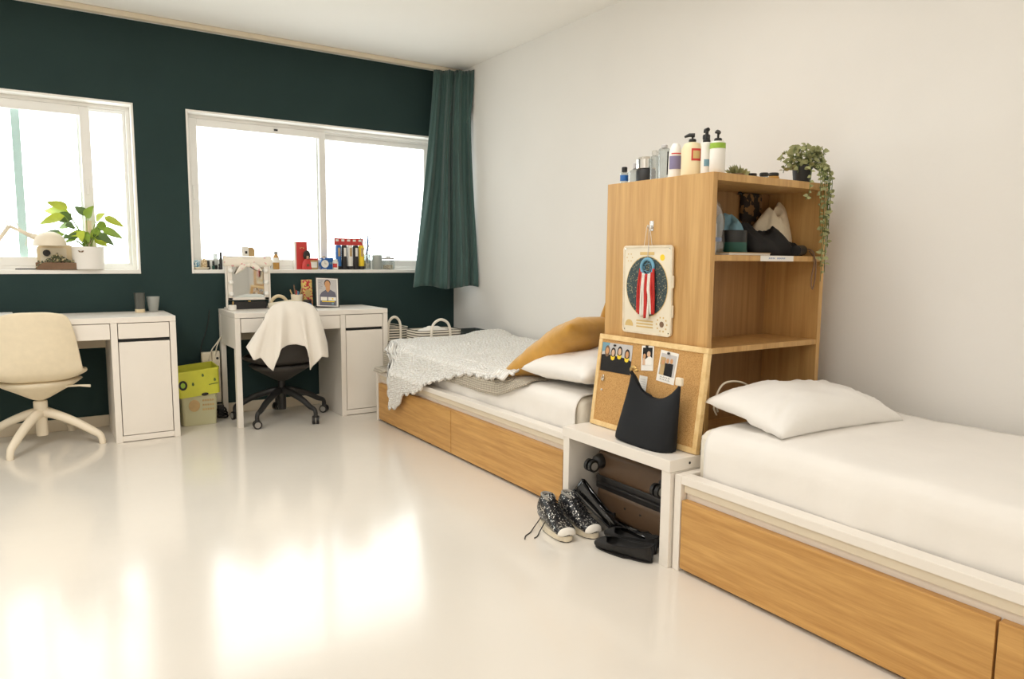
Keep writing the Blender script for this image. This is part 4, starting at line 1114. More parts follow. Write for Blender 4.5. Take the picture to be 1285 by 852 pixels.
# ------------------------------------------------------------------ bin, power strip
t = thing('storage_bin', 'clear greenish plastic bin on the floor between the desks', 'bin', (-2.262, -.20, 0))
def frust(bm, x, y, z0, z1, k0, k1, th, bottom=True):
    A = [(px*k0, py*k0, z0) for px, py in rrect(-x, x, -y, y, .02)]; B = [(px*k1, py*k1, z1) for px, py in rrect(-x, x, -y, y, .02)]
    A2 = [(px*(k0-th), py*(k0-th), z0+.004) for px, py in rrect(-x, x, -y, y, .02)]; B2 = [(px*(k1-th), py*(k1-th), z1) for px, py in rrect(-x, x, -y, y, .02)]
    R_ = [[bm.verts.new(p) for p in s] for s in (A, B, B2, A2)]; n = len(A)
    for P_, Q_ in zip(R_, R_[1:]):
        for i in range(n): bm.faces.new((P_[i], P_[(i+1) % n], Q_[(i+1) % n], Q_[i]))
    if bottom: bm.faces.new(R_[0][::-1]); bm.faces.new(R_[3])
    else:
        for i in range(n): bm.faces.new((R_[3][i], R_[3][(i+1) % n], R_[0][(i+1) % n], R_[0][i]))
bm = BM(); frust(bm, .112, .10, .001, .27, .92, 1.02, .03); obj('bin_body', bm, M['clear_lime'], t, 'auto')
bm = BM()      # faint print on the front face
for i in range(3):
    for j in range(5): prism(bm, [(.015+j*.015, .10+i*.03), (.026+j*.015, .10+i*.03), (.026+j*.015, .112+i*.03), (.015+j*.015, .112+i*.03)], 'y', -.1035, -.1030)
prism(bm, ell(-.035, .135, .035, .04, 14), 'y', -.1035, -.1030)
obj('faded_print', bm, M['tan'], t)
t = thing('lime_crate', 'lime green plastic crate sitting tilted in the clear bin', 'crate', (-2.262, -.205, .206), (rad(2), rad(-5), 0))
bm = BM(); frust(bm, .132, .118, .0, .170, .96, 1.02, .03); obj('crate_body', bm, M['lime'], t, 'auto')
bm = BM(); frust(bm, .137, .123, .158, .174, 1.0, 1.0, .045, False); obj('rim', bm, M['lime'], t, 'auto')
bm = BM(); prism(bm, ell(-.095, .085, .026, .032, 20), 'y', -.1185, -.1175); obj('round_emblem', bm, M['case_dk'], t)
bm = BM(); prism(bm, ell(-.095, .085, .014, .018, 16), 'y', -.1190, -.1183); obj('emblem_centre', bm, M['green'], t)
bm = BM()
for x, z in ((-.035, .085), (.03, .135), (.10, .095)): prism(bm, [(x-.008, z-.006), (x, z-.012), (x+.008, z-.006), (x+.004, z+.010), (x-.004, z+.010)], 'y', -.1215, -.1180)
obj('emblem', bm, M['leaf_d'], t)
bm = BM(); prism(bm, ell(.03, .006, .022, .010, 14), 'y', -.1165, -.1135); obj('handle_slot', bm, M['case_dk'], t)
bm = BM(); tube(bm, [(.06, -.121, .066), (.12, -.121, .071)], .002, 5); obj('printed_line', bm, M['leaf_d'], t)

t = thing('power_strip', 'cream power strip with plugs hanging by the back leg of the right desk', 'power strip', (-2.11, -.060, .10))
bm = BM(); box(bm, -.026, .026, -.02, .02, .0, .36, .006); obj('strip_body', bm, M['cream_plastic'], t)
bm = BM(); box(bm, -.092, -.028, -.02, .02, .265, .355, .006); obj('plug_adapter', bm, M['cream_plastic'], t)
bm = BM()
for z in (.25, .31): tube(bm, [(.008, -.0205, z), (.008, -.0195, z)], .009, 12)
obj('socket', bm, M['case_dk'], t)
bm = BM(); tube(bm, smooth_path([(-.05, -.02, .30), (-.03, -.035, .37), (.0, -.03, .41), (.035, -.02, .455), (.045, .0, .46)], 20), .004, 6); tube(bm, smooth_path([(-.005, -.02, .33), (.005, -.03, .39), (.03, -.02, .44), (.05, .01, .42), (.055, .02, .3)], 20), .004, 6)
obj('plug_lead', bm, M['cable'], t, True)
bm = BM(); tube(bm, smooth_path([(-2.13, -.02, .74), (-2.15, -.016, .62), (-2.19, -.016, .50), (-2.20, -.02, .43)], 14), .003, 6)
tag(obj('wall_cable', bm, M['case_dk'], None, True), 'thin dark cable running down the teal wall beside the right desk', 'cable')
t = thing('charger', 'black coiled adapter on the floor behind the clear bin', 'charger', (-2.10, -.125, .0))
for rr, zz in ((.040, .03), (.032, .055), (.042, .012)):
    bm = BM(); tube(bm, [(rr*math.cos(2*PI*i/24), .03*math.sin(2*PI*i/24), zz+.01*math.sin(4*PI*i/24)) for i in range(25)], .006, 6, False); obj('coil', bm, M['black_plastic'], t, True)
bm = BM(); box(bm, -.02, .02, -.015, .015, .0, .09, .005); obj('adapter', bm, M['black_plastic'], t)

# ------------------------------------------------------------------ on the left desk
DZ = .7505
def tumbler(label, x, y, r0, r1, h, m, base=None):
    t = thing('tumbler', label, 'tumbler', (x, y, DZ))
    bm = BM(); lathe(bm, [(r0-.003, .001), (r0, .004), (r1, h), (r1-.003, h), (r0-.004, .010)], n=28); obj('cup', bm, M[m], t, 'auto')
    if base:
        bm = BM(); lathe(bm, [(r0+.0005, 0), (r0+.002, .003), (r0+.002, .022)], n=28); obj('base_ring', bm, M[base], t, 'auto')
    return t
tumbler('tall smoky grey tumbler with pale base on the left desk', -2.573, -.165, .027, .033, .125, 'smoke', 'retro')
tumbler('short frosted tumbler right of the smoky one on the left desk', -2.492, -.135, .027, .040, .098, 'frost')
t = thing('notebook', 'white closed notebook at the left end of the left desk', 'notebook', (-3.34, -.26, DZ), (0, 0, rad(4)))
bm = BM(); box(bm, -.12, .10, -.15, .12, 0, .018, .003); obj('pages', bm, M['paper'], t)
bm = BM(); box(bm, -.122, .102, -.152, .122, .018, .022, .001); obj('cover', bm, M['white_bottle'], t)

# ------------------------------------------------------------------ left window sill
LZ = W1[2]+.0265
t = thing('potted_plant', 'green leafy plant in a white cylinder pot on the left window sill', 'plant', (-2.832, .035, LZ))
bm = BM(); lathe(bm, [(.084, 0), (.090, .004), (.092, .145), (.086, .145), (.085, .125)], n=40); obj('pot', bm, M['pot'], t, 'auto')
bm = BM(); lathe(bm, [(.0855, .124), (.0, .130)], n=24); obj('soil', bm, M['soil'], t)
VR = Vector((.835, -.550, 0)); SC = .0053
def vp(px, py, d=0.):   # offsets on the plane across the pot, from the pot centre
    return VR*((px-112)*SC*1.0) + Vector((0, 0, .145+(311-py)*SC)) + Vector((.55, .835, 0))*d
LV = [((69.5, 257.7), (93.5, 266), 'y', .055), ((57, 267), (90, 270), 'y', .07), ((72, 273), (96, 279), 'd', .075), ((61, 284), (90, 275), 'y', .065), ((72, 288.5), (93, 284), 'g', .05), ((62, 292.5), (81, 294.5), 'd', .03),
      ((69.5, 300), (87, 297), 'g', .04), ((95, 262), (113, 273), 'd', .05), ((122, 262), (113, 277), 'g', .065), ((141, 271), (127, 280), 'y', .05), ((154, 286.6), (132, 275), 'y', .045), ((155, 300.6), (131, 289), 'g', .05),
      ((148, 309), (129, 295), 'd', .045), ((132, 306), (120, 295), 'd', .04), ((109, 310), (114, 293), 'g', .06), ((104, 290), (92, 283), 'd', .04), ((131, 294), (126, 280), 'g', .05), ((116, 302), (104, 294), 'g', .045), ((96, 301), (86, 299), 'd', .035),
      ((125, 304), (117, 292), 'y', .05), ((84, 306), (100, 301), 'g', .03), ((112, 305), (108, 292), 'y', .05)]
leaves = {'y': BM(), 'g': BM(), 'd': BM()}; st = BM()
for i, (tp_, bs_, kind, w) in enumerate(LV):
    d = [-.035, .02, -.01, -.05, .03, 0][i % 6]
    T = vp(*tp_, d*1.2); B_ = vp(*bs_, d*.6)
    leaf(leaves[kind], B_, T, w*1.05, .18, n=7, face=Vector((-.45, -.8, .45)))
    tube(st, smooth_path([(rng.uniform(-.02, .02), rng.uniform(-.02, .02), .128), tuple((Vector((0, 0, .15))+B_)*.5), tuple(B_)], 10), .0022, 5)
for i in range(16):
    a = rng.uniform(0, 2*PI); r0 = rng.uniform(.02, .05); r1 = r0+rng.uniform(.06, .09); h0 = rng.uniform(.19, .26)
    B_ = Vector((r0*math.cos(a), r0*math.sin(a)*.6, h0)); T = Vector((r1*math.cos(a), r1*math.sin(a)*.6, h0+rng.uniform(-.06, .03)))
    leaf(leaves['gdy'[i % 3]], B_, T, rng.uniform(.035, .05), .2, n=6, face=Vector((-.45, -.8, .5)))
    tube(st, smooth_path([(rng.uniform(-.02, .02), rng.uniform(-.02, .02), .128), tuple(B_*.6+Vector((0, 0, .06))), tuple(B_)], 8), .002, 5)
for kk, nm in (('y', 'leaf_y'), ('g', 'leaf'), ('d', 'leaf_d')): obj('foliage', leaves[kk], M[nm], t, True)
obj('stem', st, M['leaf'], t, True)
bm = BM(); tube(bm, [(.01, .01, .12), (.012, .012, .31)], .020, 10); obj('moss_pole', bm, M['retro'], t, True)
bm = BM()
a = math.atan2(-.835, -.55)+.12
for s in (-1, 1):
    c = Vector((.093*math.cos(a), .093*math.sin(a), .112)); tn = Vector((-math.sin(a), math.cos(a), 0)); nn = Vector((math.cos(a), math.sin(a), 0))*.002
    vs = [bm.verts.new(c+nn+tn*s*x+Vector((0, 0, z))) for x, z in ((.001, -.004), (.012, -.002), (.018, .008), (.010, .008), (.002, .004))]; bm.faces.new(vs)
obj('butterfly_print', bm, M['brown'], t)

t = thing('desk_radio', 'small cream rounded box with a dark round dial on the left window sill', 'radio', (-3.005, .075, LZ), (0, 0, rad(-6)))
bm = BM(); prism(bm, rrect(-.098, .098, 0, .155, .032), 'y', -.04, .04); obj('case', bm, M['retro'], t, 'auto')
bm = BM(); prism(bm, rrect(-.08, .06, .02, .135, .012), 'y', -.043, -.0402); obj('front_panel', bm, M['cream_card'], t)
bm = BM(); tube(bm, [(-.045, -.050, .103), (-.045, -.0432, .103)], .020, 20); obj('dial', bm, M['case_dk'], t, 'auto')
t = thing('bead_tray', 'small brown wooden tray heaped with bead necklaces in front of the cream box', 'tray', (-3.0, .005, LZ), (0, 0, rad(-3)))
bm = BM(); box(bm, -.115, .115, -.022, .018, 0, .045, .004); obj('tray', bm, M['brown'], t)
bm = BM()
for i in range(90):
    a_, b_ = rng.gauss(0, .038), rng.uniform(-.018, .014)
    bmesh.ops.create_icosphere(bm, subdivisions=1, radius=rng.uniform(.005, .009), matrix=Matrix.Translation((a_, b_, .05+max(0, .05-abs(a_)*.7)*rng.random())))
for i in range(5):
    x0 = -.07+.03*i; tube(bm, smooth_path([(x0, -.02, .05), (x0-.03, -.024, .03), (x0-.045, -.024, .008)] if i < 1 else [(x0, -.015, .05), (x0+.02, -.01, .10-.01*i), (x0+.05, -.01, .05)], 8), .0035, 5)
o = obj('beads', bm, M['beads'], t, True); o['kind'] = 'stuff'

t = thing('desk_lamp', 'cream adjustable desk lamp with a domed shade on the left window sill', 'lamp', (-3.42, .05, LZ))
bm = BM(); lathe(bm, [(.085, 0), (.09, .004), (.088, .016), (.03, .026), (.012, .03)], n=28); obj('lamp_base', bm, M['cream_plastic'], t, 'auto')
E1 = Vector((.02, .0, .02)); E2 = Vector((.185, -.05, .262)); E3 = Vector((.295, -.075, .205)); 
bm = BM(); tube(bm, [E1, E2], .011, 10); obj('arm', bm, M['cream_plastic'], t, True)
bm = BM(); tube(bm, [E2, E2+(E3-E2)*.55, E3], [.009, .010, .016], 10); obj('arm', bm, M['cream_plastic'], t, True)
bm = BM(); tube(bm, smooth_path([(E2.x-.01, E2.y, E2.z-.01), (E2.x-.01, E2.y-.003, E2.z+.03), (E2.x+.03, E2.y-.006, E2.z+.035), (E2.x+.05, E2.y-.01, E2.z-.01), (E3.x-.02, E3.y, E3.z+.01)], 24), .003, 6); obj('flex', bm, M['cable'], t, True)
bm = BM(); tube(bm, [E3+Vector((-.02, 0, 0)), E3+Vector((-.035, -.01, -.06))], .002, 5); obj('pull_rod', bm, M['cable'], t)
bm = BM()
c = Vector((.385, -.09, .147))
prof = [(.089, 0), (.089, .004), (.086, .025), (.074, .052), (.052, .073), (.026, .084), (0, .087)]
lathe(bm, prof, c, 32); obj('lamp_shade', bm, M['cream_plastic'], t, True)
bm = BM(); tube(bm, [E3+Vector((-.005, 0, 0)), c+Vector((-.05, .01, .045))], [.016, .022], 12); obj('shade_neck', bm, M['cream_plastic'], t, True)
bm = BM(); tube(bm, smooth_path([(-3.22, -.0, LZ+.004), (-3.17, .0, LZ+.005), (-3.11, -.002, LZ+.004)], 8), .004, 6); tag(obj('pen', bm, M['black_plastic'], None, True), 'black pen lying on the left window sill left of the cream box', 'pen')

# ------------------------------------------------------------------ right window sill
RZ = W2[2]+.0265
GS = 'little things along the right window sill'
def sill(label, x, y, name, cat): return thing(name, label, cat, (x, y, RZ), group=GS)
def simple(t, part, prof, m, n=20, sx=1., sy=1.):
    bm = BM(); lathe(bm, prof, n=n, sx=sx, sy=sy); return obj(part, bm, M[m], t, 'auto')
t = sill('shallow dish of blue and tan trinkets at the left end of the right sill', -2.165, .05, 'trinket_dish', 'dish')
simple(t, 'dish', [(.04, 0), (.055, .006), (.058, .016), (.05, .014), (.0, .008)], 'cream_card')
bm = BM(); lathe(bm, [(.018, .012), (.022, .02), (.022, .055), (.008, .066)], (-.024, 0, 0), 12); obj('blue_trinket', bm, M['bead_blue'], t, True)
bm = BM(); lathe(bm, [(.018, .012), (.023, .02), (.020, .06), (.006, .075)], (.025, -.004, 0), 12); obj('tan_trinket', bm, M['bead_tan'], t, True)
def polish(label, x, y, h, m='case_dk', r=.010):
    t = sill(label, x, y, 'nail_polish', 'nail polish'); simple(t, 'glass', cyl(r, 0, h*.45), 'terr' if m == 'x' else m); simple(t, 'cap', cyl(r*.8, h*.45, h), 'black_plastic'); return t
polish('first dark nail polish right of the trinket dish', -2.115, .04, .062, 'case_dk', .012)
polish('second, slimmer dark nail polish right of the trinket dish', -2.083, .035, .060, 'green_dk', .009)
polish('short dark nail polish in front of the upright tube', -2.045, .02, .040, 'case_dk', .009)
t = sill('upright translucent grey tube on the right sill, left of the vanity mirror', -2.062, .065, 'tube', 'tube'); simple(t, 'body', cyl(.014, .03, .11), 'frost'); simple(t, 'cap', cyl(.013, 0, .03), 'case_dk')
t = sill('tall thin dark bottle beside the translucent tube', -2.030, .05, 'bottle', 'bottle'); simple(t, 'body', cyl(.010, 0, .085), 'case_dk'); simple(t, 'cap', cyl(.008, .085, .122), 'black_plastic')
t = sill('small round glass globe on the sill right of the vanity mirror', -1.715, .05, 'glass_globe', 'globe'); simple(t, 'globe', [(.015, 0), (.028, .014), (.034, .034), (.026, .054), (.0, .064)], 'terr')
t = sill('juice bottle with white label and grey cap on the right sill', -1.648, .05, 'juice_bottle', 'bottle')
simple(t, 'body', [(.020, 0), (.023, .004), (.023, .085), (.012, .105), (.012, .110)], 'amber'); simple(t, 'cap', cyl(.0135, .110, .130), 'grey_plastic'); simple(t, 'label', [(.0235, .05), (.0235, .085)], 'paper')
t = sill('tall red box with a white spine standing on the right sill', -1.458, .085, 'tall_box', 'box')
bm = BM(); box(bm, -.036, .046, -.02, .02, 0, .205, .001); obj('box', bm, M['red'], t)
bm = BM(); box(bm, -.048, -.0362, -.02, .02, 0, .205); obj('spine', bm, M['paper'], t)
bm = BM()
for i in range(3): prism(bm, [(-.01+.012*i, .155+.006*(i % 2)), (.0+.012*i, .155+.006*(i % 2)), (-.005+.012*i, .166)], 'y', -.0206, -.0201)
obj('print', bm, M['gold'], t)
t = sill('small red robed figurine with dark hair in front of the tall red box', -1.425, .030, 'figurine', 'figurine')
simple(t, 'robe', [(.036, 0), (.040, .01), (.034, .05), (.018, .078)], 'red', sy=.55); simple(t, 'head', [(.0, .072), (.018, .08), (.022, .10), (.016, .118), (0, .124)], 'skin2', sy=.8)
bm = BM(); lathe(bm, [(.022, .078), (.027, .10), (.024, .125), (.012, .140), (0, .143)], (0, .004, 0), 16, 1, .8); obj('hair', bm, M['hair'], t, True)
bm = BM(); box(bm, -.010, .010, -.0225, -.0200, .022, .040); obj('sash', bm, M['brown'], t)
t = sill('red tub with a white bowl print right of the red figurine', -1.375, .035, 'snack_tub', 'tub')
simple(t, 'tub', [(.028, 0), (.032, .003), (.034, .065), (.033, .068)], 'tan', sy=.8); simple(t, 'lid', cyl(.035, .068, .084), 'red', sy=.8); bm = BM(); grid(bm, lambda u, v: Vector((.0335*math.cos(rad(205+100*u)), .8*.0340*math.sin(rad(205+100*u))-.001, .014+.042*v)), 10, 2); obj('label', bm, M['paper'], t)
t = sill('round blue alarm clock with two bells on the right sill', -1.292, .04, 'alarm_clock', 'clock')
bm = BM(); tube(bm, [(0, -.018, .042), (0, .018, .042)], .036, 28); obj('clock_body', bm, M['blue'], t, 'auto')
bm = BM(); tube(bm, [(0, -.0195, .042), (0, -.0182, .042)], .029, 24); obj('clock_face', bm, M['paper'], t)
bm = BM(); box(bm, -.001, .001, -.0205, -.0197, .042, .062); box(bm, 0, .014, -.0205, -.0197, .041, .043); obj('hand', bm, M['case_dk'], t)
for s in (-1, 1):
    bm = BM(); lathe(bm, [(.013, 0), (.011, .008), (0, .012)], (s*.019, 0, .076), 14); obj('bell', bm, M['blue'], t, True)
    bm = BM(); tube(bm, [(s*.02, 0, .012), (s*.028, 0, 0)], .005, 8); obj('foot', bm, M['blue'], t)
bm = BM(); tube(bm, smooth_path([(-.015, 0, .086), (0, 0, .098), (.015, 0, .086)], 8), .003, 6); obj('handle', bm, M['brass'], t, True)
t = sill('small blue carton behind the white jar on the right sill', -1.238, .065, 'carton', 'carton'); bm = BM(); box(bm, -.024, .022, -.015, .015, 0, .088, .001); obj('box', bm, M['blue'], t); bm = BM(); box(bm, -.02, .018, -.0156, -.0151, .04, .055); obj('print', bm, M['ltblue'], t)
t = sill('white jar with a red label right of the blue clock', -1.205, .03, 'jar', 'jar'); simple(t, 'jar', cyl(.024, 0, .062), 'white_bottle'); simple(t, 'lid', cyl(.020, .062, .078), 'white_bottle'); bm = BM(); wrap(.0245, .015, .045, 190, 275)(bm); obj('label', bm, M['red'], t)
t = sill('pack of five paint markers with a red header card on the right sill', -1.085, .04, 'marker_pack', 'markers')
bm = BM(); box(bm, -.122, .112, .012, .014, .0, .235); obj('backing_card', bm, M['clear'], t)
bm = BM(); box(bm, -.122, .112, .008, .0118, .185, .238, .001); obj('header_card', bm, M['red'], t)
bm = BM()
for i in range(5): prism(bm, [(-.112+i*.046, .214), (-.088+i*.046, .214), (-.088+i*.046, .230), (-.112+i*.046, .230)], 'y', .0072, .0080)
obj('printed_blocks', bm, M['paper'], t)
for i, cc in enumerate(('blue', 'case_dk', 'white_bottle', 'case_dk', 'yellow')):
    x = -.098+i*.046
    bm = BM(); lathe(bm, [(.018, .010), (.0215, .014), (.0215, .172), (.018, .184)], (x, -.012, 0), 16); mk = obj('marker', bm, M[cc], t, 'auto')
    bm = BM(); grid(bm, lambda u, v: Vector((x+.0219*math.cos(rad(245+50*u)), -.012+.0219*math.sin(rad(245+50*u)), .10+.065*v)), 6, 1); obj('marker_label', bm, M['paper' if cc == 'case_dk' else 'tan'], mk)
    bm = BM(); lathe(bm, [(.0215, 0), (.022, .002), (.022, .024), (.021, .026)], (x, -.012, 0), 16); obj('marker_cap', bm, M['case_dk'], mk, 'auto')
t = sill('glass jar of thin paint brushes on the right sill', -.945, .05, 'brush_jar', 'jar'); simple(t, 'jar', [(.026, 0), (.03, .004), (.03, .12), (.027, .12), (.026, .008)], 'terr'); bm = BM(); lathe(bm, cyl(.024, .010, .05), n=14); obj('pebbles', bm, M['bead_tan'], t)
for i, (dx, dz, mm) in enumerate(((-.062, .27, 'paper_grey'), (-.02, .285, 'case_dk'), (.012, .295, 'blue'), (.04, .285, 'brown'), (.022, .26, 'case_dk'))):
    b_ = thing('paint_brush', ['pale thin paint brush leaning far left in the glass jar', 'dark paint brush in the middle left of the glass jar', 'tallest blue tipped paint brush in the glass jar', 'brown paint brush leaning right in the glass jar', 'short dark paint brush leaning right in the glass jar'][i], 'paint brush', (-.945, .05, RZ), group='paint brushes in the glass jar')
    bm = BM(); tube(bm, [(-dx*.25, .004*(i-2), .052), (dx*.8, .004*(i-2), dz*.86)], [.003, .0035], 6); obj('brush_handle', bm, M[mm], b_, True)
    bm = BM(); tube(bm, [(dx*.8, .004*(i-2), dz*.86), (dx*.95, .004*(i-2), dz)], [.004, .001], 6); obj('bristles', bm, M['chrome' if i % 2 else 'brown'], b_, True)
t = sill('pale grey cup on the right sill, right of the brushes', -.862, .045, 'cup', 'cup'); simple(t, 'cup', [(.036, 0), (.038, .003), (.040, .112), (.036, .114), (.034, .02)], 'frost', 28)
t = sill('low glass jar with a grey lid at the right end of the sill', -.76, .065, 'jar', 'jar'); simple(t, 'jar', cyl(.052, 0, .075, .006), 'terr', 28); simple(t, 'contents', cyl(.040, .003, .035), 'bead_tan'); simple(t, 'lid', cyl(.050, .078, .094), 'paper_grey'); simple(t, 'knob', cyl(.02, .094, .106), 'frost')

# ------------------------------------------------------------------ on the right desk
t = thing('vanity_mirror', 'white vanity mirror with round bulbs standing on the right desk', 'mirror', (-1.892, -.13, DZ))
bm = BM()
w, zb, zt = .136, .062, .362
for a_ in ((-w, -w+.030, zb, zt), (w-.030, w, zb, zt)): box(bm, a_[0], a_[1], -.012, .012, a_[2], a_[3], .002)
box(bm, -w, w, -.012, .012, zt-.030, zt, .002); box(bm, -w, w, -.012, .012, zb, zb+.018, .002)
for s in (-1, 1): box(bm, s*(w+.008)-.006, s*(w+.008)+.006, -.010, .010, 0.012, zt-.06, .002)
obj('frame', bm, M['white_lam'], t)
bm = BM(); box(bm, -w+.030, w-.030, -.006, .002, zb+.018, zt-.030); obj('mirror_glass', bm, M['mirror'], t)
bm = BM(); box(bm, -w+.001, -w+.002, 0, .001, 0, .001)
bm.free()
for s in (-1, 1):
    for z in (.105, .185, .265):
        bm = BM(); bmesh.ops.create_uvsphere(bm, u_segments=16, v_segments=10, radius=.0165, matrix=Matrix.Translation((s*(w-.018), -.020, z))); obj('bulb', bm, M['bulb'], t, True)
for s in (-1, 1):
    bm = BM(); box(bm, s*(w+.008)-.008, s*(w+.008)+.008, -.06, .06, 0, .013, .003); obj('foot', bm, M['white_lam'], t)
bm = BM(); box(bm, -w+.02, w-.02, -.02, .012, .0, .050, .004); obj('drawer_base', bm, M['case_dk'], t)
bm = BM(); box(bm, -.008, .008, -.026, -.0205, .05, .058); obj('catch', bm, M['brass'], t)
# headband tied round the top
t = thing('headband', 'cream cloth headband with a bow tied round the top of the vanity mirror', 'headband', (-1.892, -.13, DZ+.298))
def band(u, v):
    a = v*2*PI; x = -.158+.316*u
    h = .036-.012*math.exp(-((u-.5)/.12)**2)+.006*nz(u*6, v*2, 3)
    return Vector((x, -.003+.021*math.cos(a), .022+h*math.sin(a)+.010*(u-.5)**2*4))
bm = BM(); grid(bm, band, 30, 16); obj('band', bm, M['pinkprint'], t, True)
for s in (-1, 1):
    def lobe(u, v, s=s):
        a = v*2*PI; k = math.sin(PI*min(1, u*.9+.05))
        return Vector((s*(.004+.085*u), -.032+.014*k*math.cos(a), .006-.055*u*u*(1.1 if s < 0 else .7)+.024*k*math.sin(a)))
    bm = BM(); grid(bm, lobe, 16, 14); obj('bow_loop', bm, M['pinkprint'], t, True)
bm = BM(); bmesh.ops.create_uvsphere(bm, u_segments=14, v_segments=10, radius=.017, matrix=Matrix.Translation((0, -.036, .008))); obj('knot', bm, M['pinkprint'], t, True)
t = thing('paper_box', 'small white and tan box resting on top of the vanity mirror', 'box', (-1.884, -.128, DZ+.363), (0, 0, rad(20)))
bm = BM(); prism(bm, [(-.002, 0), (.044, 0), (.044, .045), (.03, .062), (-.002, .062)], 'y', -.010, .012); obj('tan_side', bm, M['tan'], t)
bm = BM(); box(bm, -.042, -.0022, -.010, .012, 0, .066, .001); obj('white_front', bm, M['paper'], t)
bm = BM(); box(bm, -.030, -.014, -.0108, -.0102, .018, .036); obj('dark_print', bm, M['case_dk'], t)
t = thing('candle_cup', 'small white cup with a stick at the left front of the right desk', 'cup', (-2.025, -.24, DZ)); simple(t, 'cup', cyl(.026, 0, .036), 'white_bottle'); bm = BM(); tube(bm, [(.004, 0, .036), (.006, 0, .060)], .005, 8); obj('stick', bm, M['brass'], t)

t = thing('headphones', 'cream over ear headphones lying on the right desk behind the chair', 'headphones', (-1.685, -.16, DZ))
bm = BM(); tube(bm, smooth_path([(-.058, .02, .022), (-.05, .025, .055), (-.015, .03, .082), (.025, .03, .078), (.052, .025, .05), (.058, .02, .02)], 24), .012, 8); obj('band', bm, M['retro'], t, True)
bm = BM(); tube(bm, [(-.085, -.01, .020), (.0, -.02, .030), (.095, -.02, .045)], [.018, .020, .018], 10); obj('arm', bm, M['cream_card'], t, True)
for s in (-1, 1):
    bm = BM(); tube(bm, [(s*.055, -.0, .022), (s*.055, .03, .022)], .022, 16); obj('ear_cup', bm, M['retro'], t, 'auto')

t = thing('pen_cup', 'cream pen cup on the right desk', 'cup', (-1.568, -.17, DZ)); simple(t, 'cup', [(.032, 0), (.035, .004), (.041, .095), (.038, .095), (.032, .010)], 'cream_card', 28)
PN = [('brown handled brush, tallest in the pen cup', -.025, .165, 'brown'), ('tan pencil leaning left in the pen cup', -.052, .130, 'tan'), ('red topped pen in the pen cup', -.004, .125, 'red'), ('pale blue pen in the pen cup', .010, .120, 'ltblue'), ('blue pen at the back of the pen cup', .018, .115, 'blue'), ('tan wooden brush leaning right in the pen cup', .042, .138, 'tan')]
for i, (lb, dx, h, mm) in enumerate(PN):
    p_ = thing('pen', lb, 'pen', (-1.568, -.17, DZ), group='pens in the pen cup')
    bm = BM(); tube(bm, [(dx*.1, .004*(i-2.5), .012), (dx*.85, .005*(i-2.5), h*.9)], .0045, 7); obj('barrel', bm, M[mm], p_, True)
    bm = BM(); tube(bm, [(dx*.85, .005*(i-2.5), h*.9), (dx*.93, .005*(i-2.5), h)], [.0055, .003], 7); obj('tip', bm, M[mm], p_, True)

t = thing('patterned_box', 'tall narrow box with a red and yellow confetti print on the right desk', 'box', (-1.478, -.13, DZ), (0, rad(-2), rad(3)))
bm = BM(); box(bm, -.034, .034, -.02, .02, 0, .198, .002); obj('box', bm, M['patterned'], t)
bm = BM(); prism(bm, ell(.0, .10, .022, .03, 16), 'y', -.0206, -.0201); obj('print', bm, M['gold'], t)
bm = BM(); prism(bm, [(-.012, .15), (.012, .15), (.006, .185), (-.006, .185)], 'y', -.0206, -.0201); obj('print', bm, M['red'], t)
t = thing('blue_tin', 'short dark tin with a blue oval label in front of the confetti box', 'tin', (-1.503, -.20, DZ)); simple(t, 'tin', cyl(.030, 0, .056), 'case_dk', 24); bm = BM(); prism(bm, ell(.004, .022, .022, .012, 16), 'y', -.0312, -.0296); obj('label', bm, M['blue'], t)

t = thing('magazine', 'framed magazine cover with a man in a dark shirt, leaning on the right desk', 'magazine', (-1.372, -.255, DZ), (rad(-13), rad(3), rad(-4)))
bm = BM(); box(bm, -.086, .086, -.004, .008, 0, .222, .003); obj('cover_frame', bm, M['case_dk'], t)
bm = BM(); box(bm, -.079, .077, -.0052, -.0041, .008, .214); obj('cover', bm, M['paper'], t)
flat('cover_background', [(-.070, .014), (.069, .014), (.069, .207), (-.070, .207)], 'paper_grey', t, -.0060)
flat('printed_shirt', [(-.058, .014), (.060, .014), (.062, .085), (.055, .112), (.018, .132), (.004, .112), (-.010, .130), (-.042, .110), (-.056, .088)], 'shirt', t, -.0066)
flat('printed_neck', [(-.012, .128), (.003, .110), (.018, .130), (.018, .155), (-.012, .155)], 'skin', t, -.0070)
flat('printed_hair', ell(.0, .176, .023, .028, 20), 'hair', t, -.0072)
flat('printed_face', ell(.0, .168, .0195, .028, 20), 'skin', t, -.0078)
bm = BM()
for x0, x1 in ((-.050, -.004), (.004, .060)): prism(bm, [(x0, .050), (x1, .050), (x1, .076), (x0, .076)], 'y', -.0078, -.0072)
obj('printed_title', bm, M['paper'], t)
flat('printed_dot', ell(.036, .064, .006, .006, 12), 'yellow', t, -.0084)
flat('printed_bar', [(-.042, .040), (.050, .040), (.050, .047), (-.042, .047)], 'yellow', t, -.0078)
flat('printed_badge', ell(.036, .028, .009, .007, 12), 'ltblue', t, -.0078)
bm = BM()
for i in range(6): prism(bm, [(-.064, .135+i*.011), (-.038+.004*(i % 3), .141+i*.011), (-.038+.004*(i % 3), .143+i*.011), (-.064, .137+i*.011)], 'y', -.0068, -.0062)
obj('printed_text', bm, M['shirt'], t)
bm = BM(); box(bm, -.02, .02, .008, .06, .0, .004); box(bm, -.02, .02, .056, .060, .004, .05); obj('stand', bm, M['case_dk'], t)

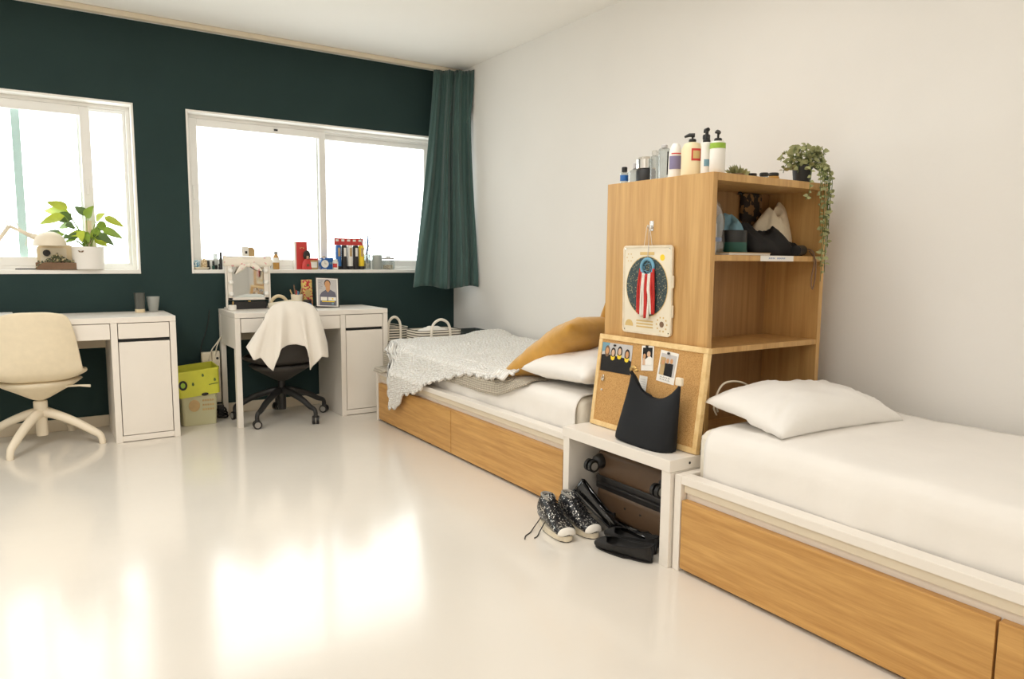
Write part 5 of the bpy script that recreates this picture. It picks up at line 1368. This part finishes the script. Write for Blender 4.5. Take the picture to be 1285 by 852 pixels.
# ------------------------------------------------------------------ light
def area(name, loc, rot, sx, sy, power, col):
    l = bpy.data.lights.new(name, 'AREA'); l.shape = 'RECTANGLE'; l.size = sx; l.size_y = sy; l.energy = power; l.color = col
    o = bpy.data.objects.new(name, l); C.objects.link(o); o.location = loc; o.rotation_euler = rot
    return o
WARM = (1., .995, .985)
area('lamp_and_fill', (-4.5, -5.2, CEIL-.02), (0, 0, 0), .7, .7, 27, WARM)  # main room lamp, out of view on the left
area('lamp_and_fill', (-3.9, -2.3, CEIL-.02), (0, 0, 0), .7, .7, 30, WARM)  # unseen extra light added to brighten the far half of the room
area('lamp_and_fill', (-1.75, -3.15, CEIL-.02), (0, 0, 0), 1.1, 1.1, 17, WARM)  # broad soft fill added overhead to lift the beds, floor and walls
area('lamp_and_fill', (-2.0, -6.6, CEIL-.02), (0, 0, 0), .7, .7, 15, WARM)  # weak unseen fill added behind the camera
for nm, w in (('window_portal', W1), ('window_portal', W2)):
    o = area(nm, ((w[0]+w[1])/2, .23, (w[2]+w[3])/2), (rad(-90), 0, 0), w[1]-w[0], w[3]-w[2], 1, (1, 1, 1))
    o.data.cycles.is_portal = True
world = bpy.data.worlds.new('sky'); bpy.context.scene.world = world; world.use_nodes = True
bg = world.node_tree.nodes['Background']; bg.inputs[0].default_value = (.975, .99, 1., 1); bg.inputs[1].default_value = 5.0

# ------------------------------------------------------------------ camera
f_px = 893.2
p, r_, yw = rad(6.4228), rad(.4794), rad(33.3946)
fw = Vector((math.sin(yw)*math.cos(p), math.cos(yw)*math.cos(p), -math.sin(p)))
rt = Vector((math.cos(yw), -math.sin(yw), 0)); up = rt.cross(fw)
R2 = rt*math.cos(r_)+up*math.sin(r_); U2 = -rt*math.sin(r_)+up*math.cos(r_)
cam = bpy.data.cameras.new('camera'); co = bpy.data.objects.new('camera', cam); C.objects.link(co)
mx = Matrix((R2, U2, -fw)).transposed().to_4x4(); mx.translation = Vector((-3.0874, -5.2826, 1.1081)); co.matrix_world = mx
cam.sensor_width = 36; cam.lens = f_px*36/1285; cam.clip_start = .05
sc = bpy.context.scene; sc.camera = co
sc.view_settings.view_transform = 'Standard'; sc.view_settings.exposure = -.04
sc.cycles.use_denoising = True
sc.cycles.max_bounces = 10; sc.cycles.diffuse_bounces = 6; sc.cycles.transparent_max_bounces = 16
sc.cycles.caustics_reflective = False; sc.cycles.caustics_refractive = False
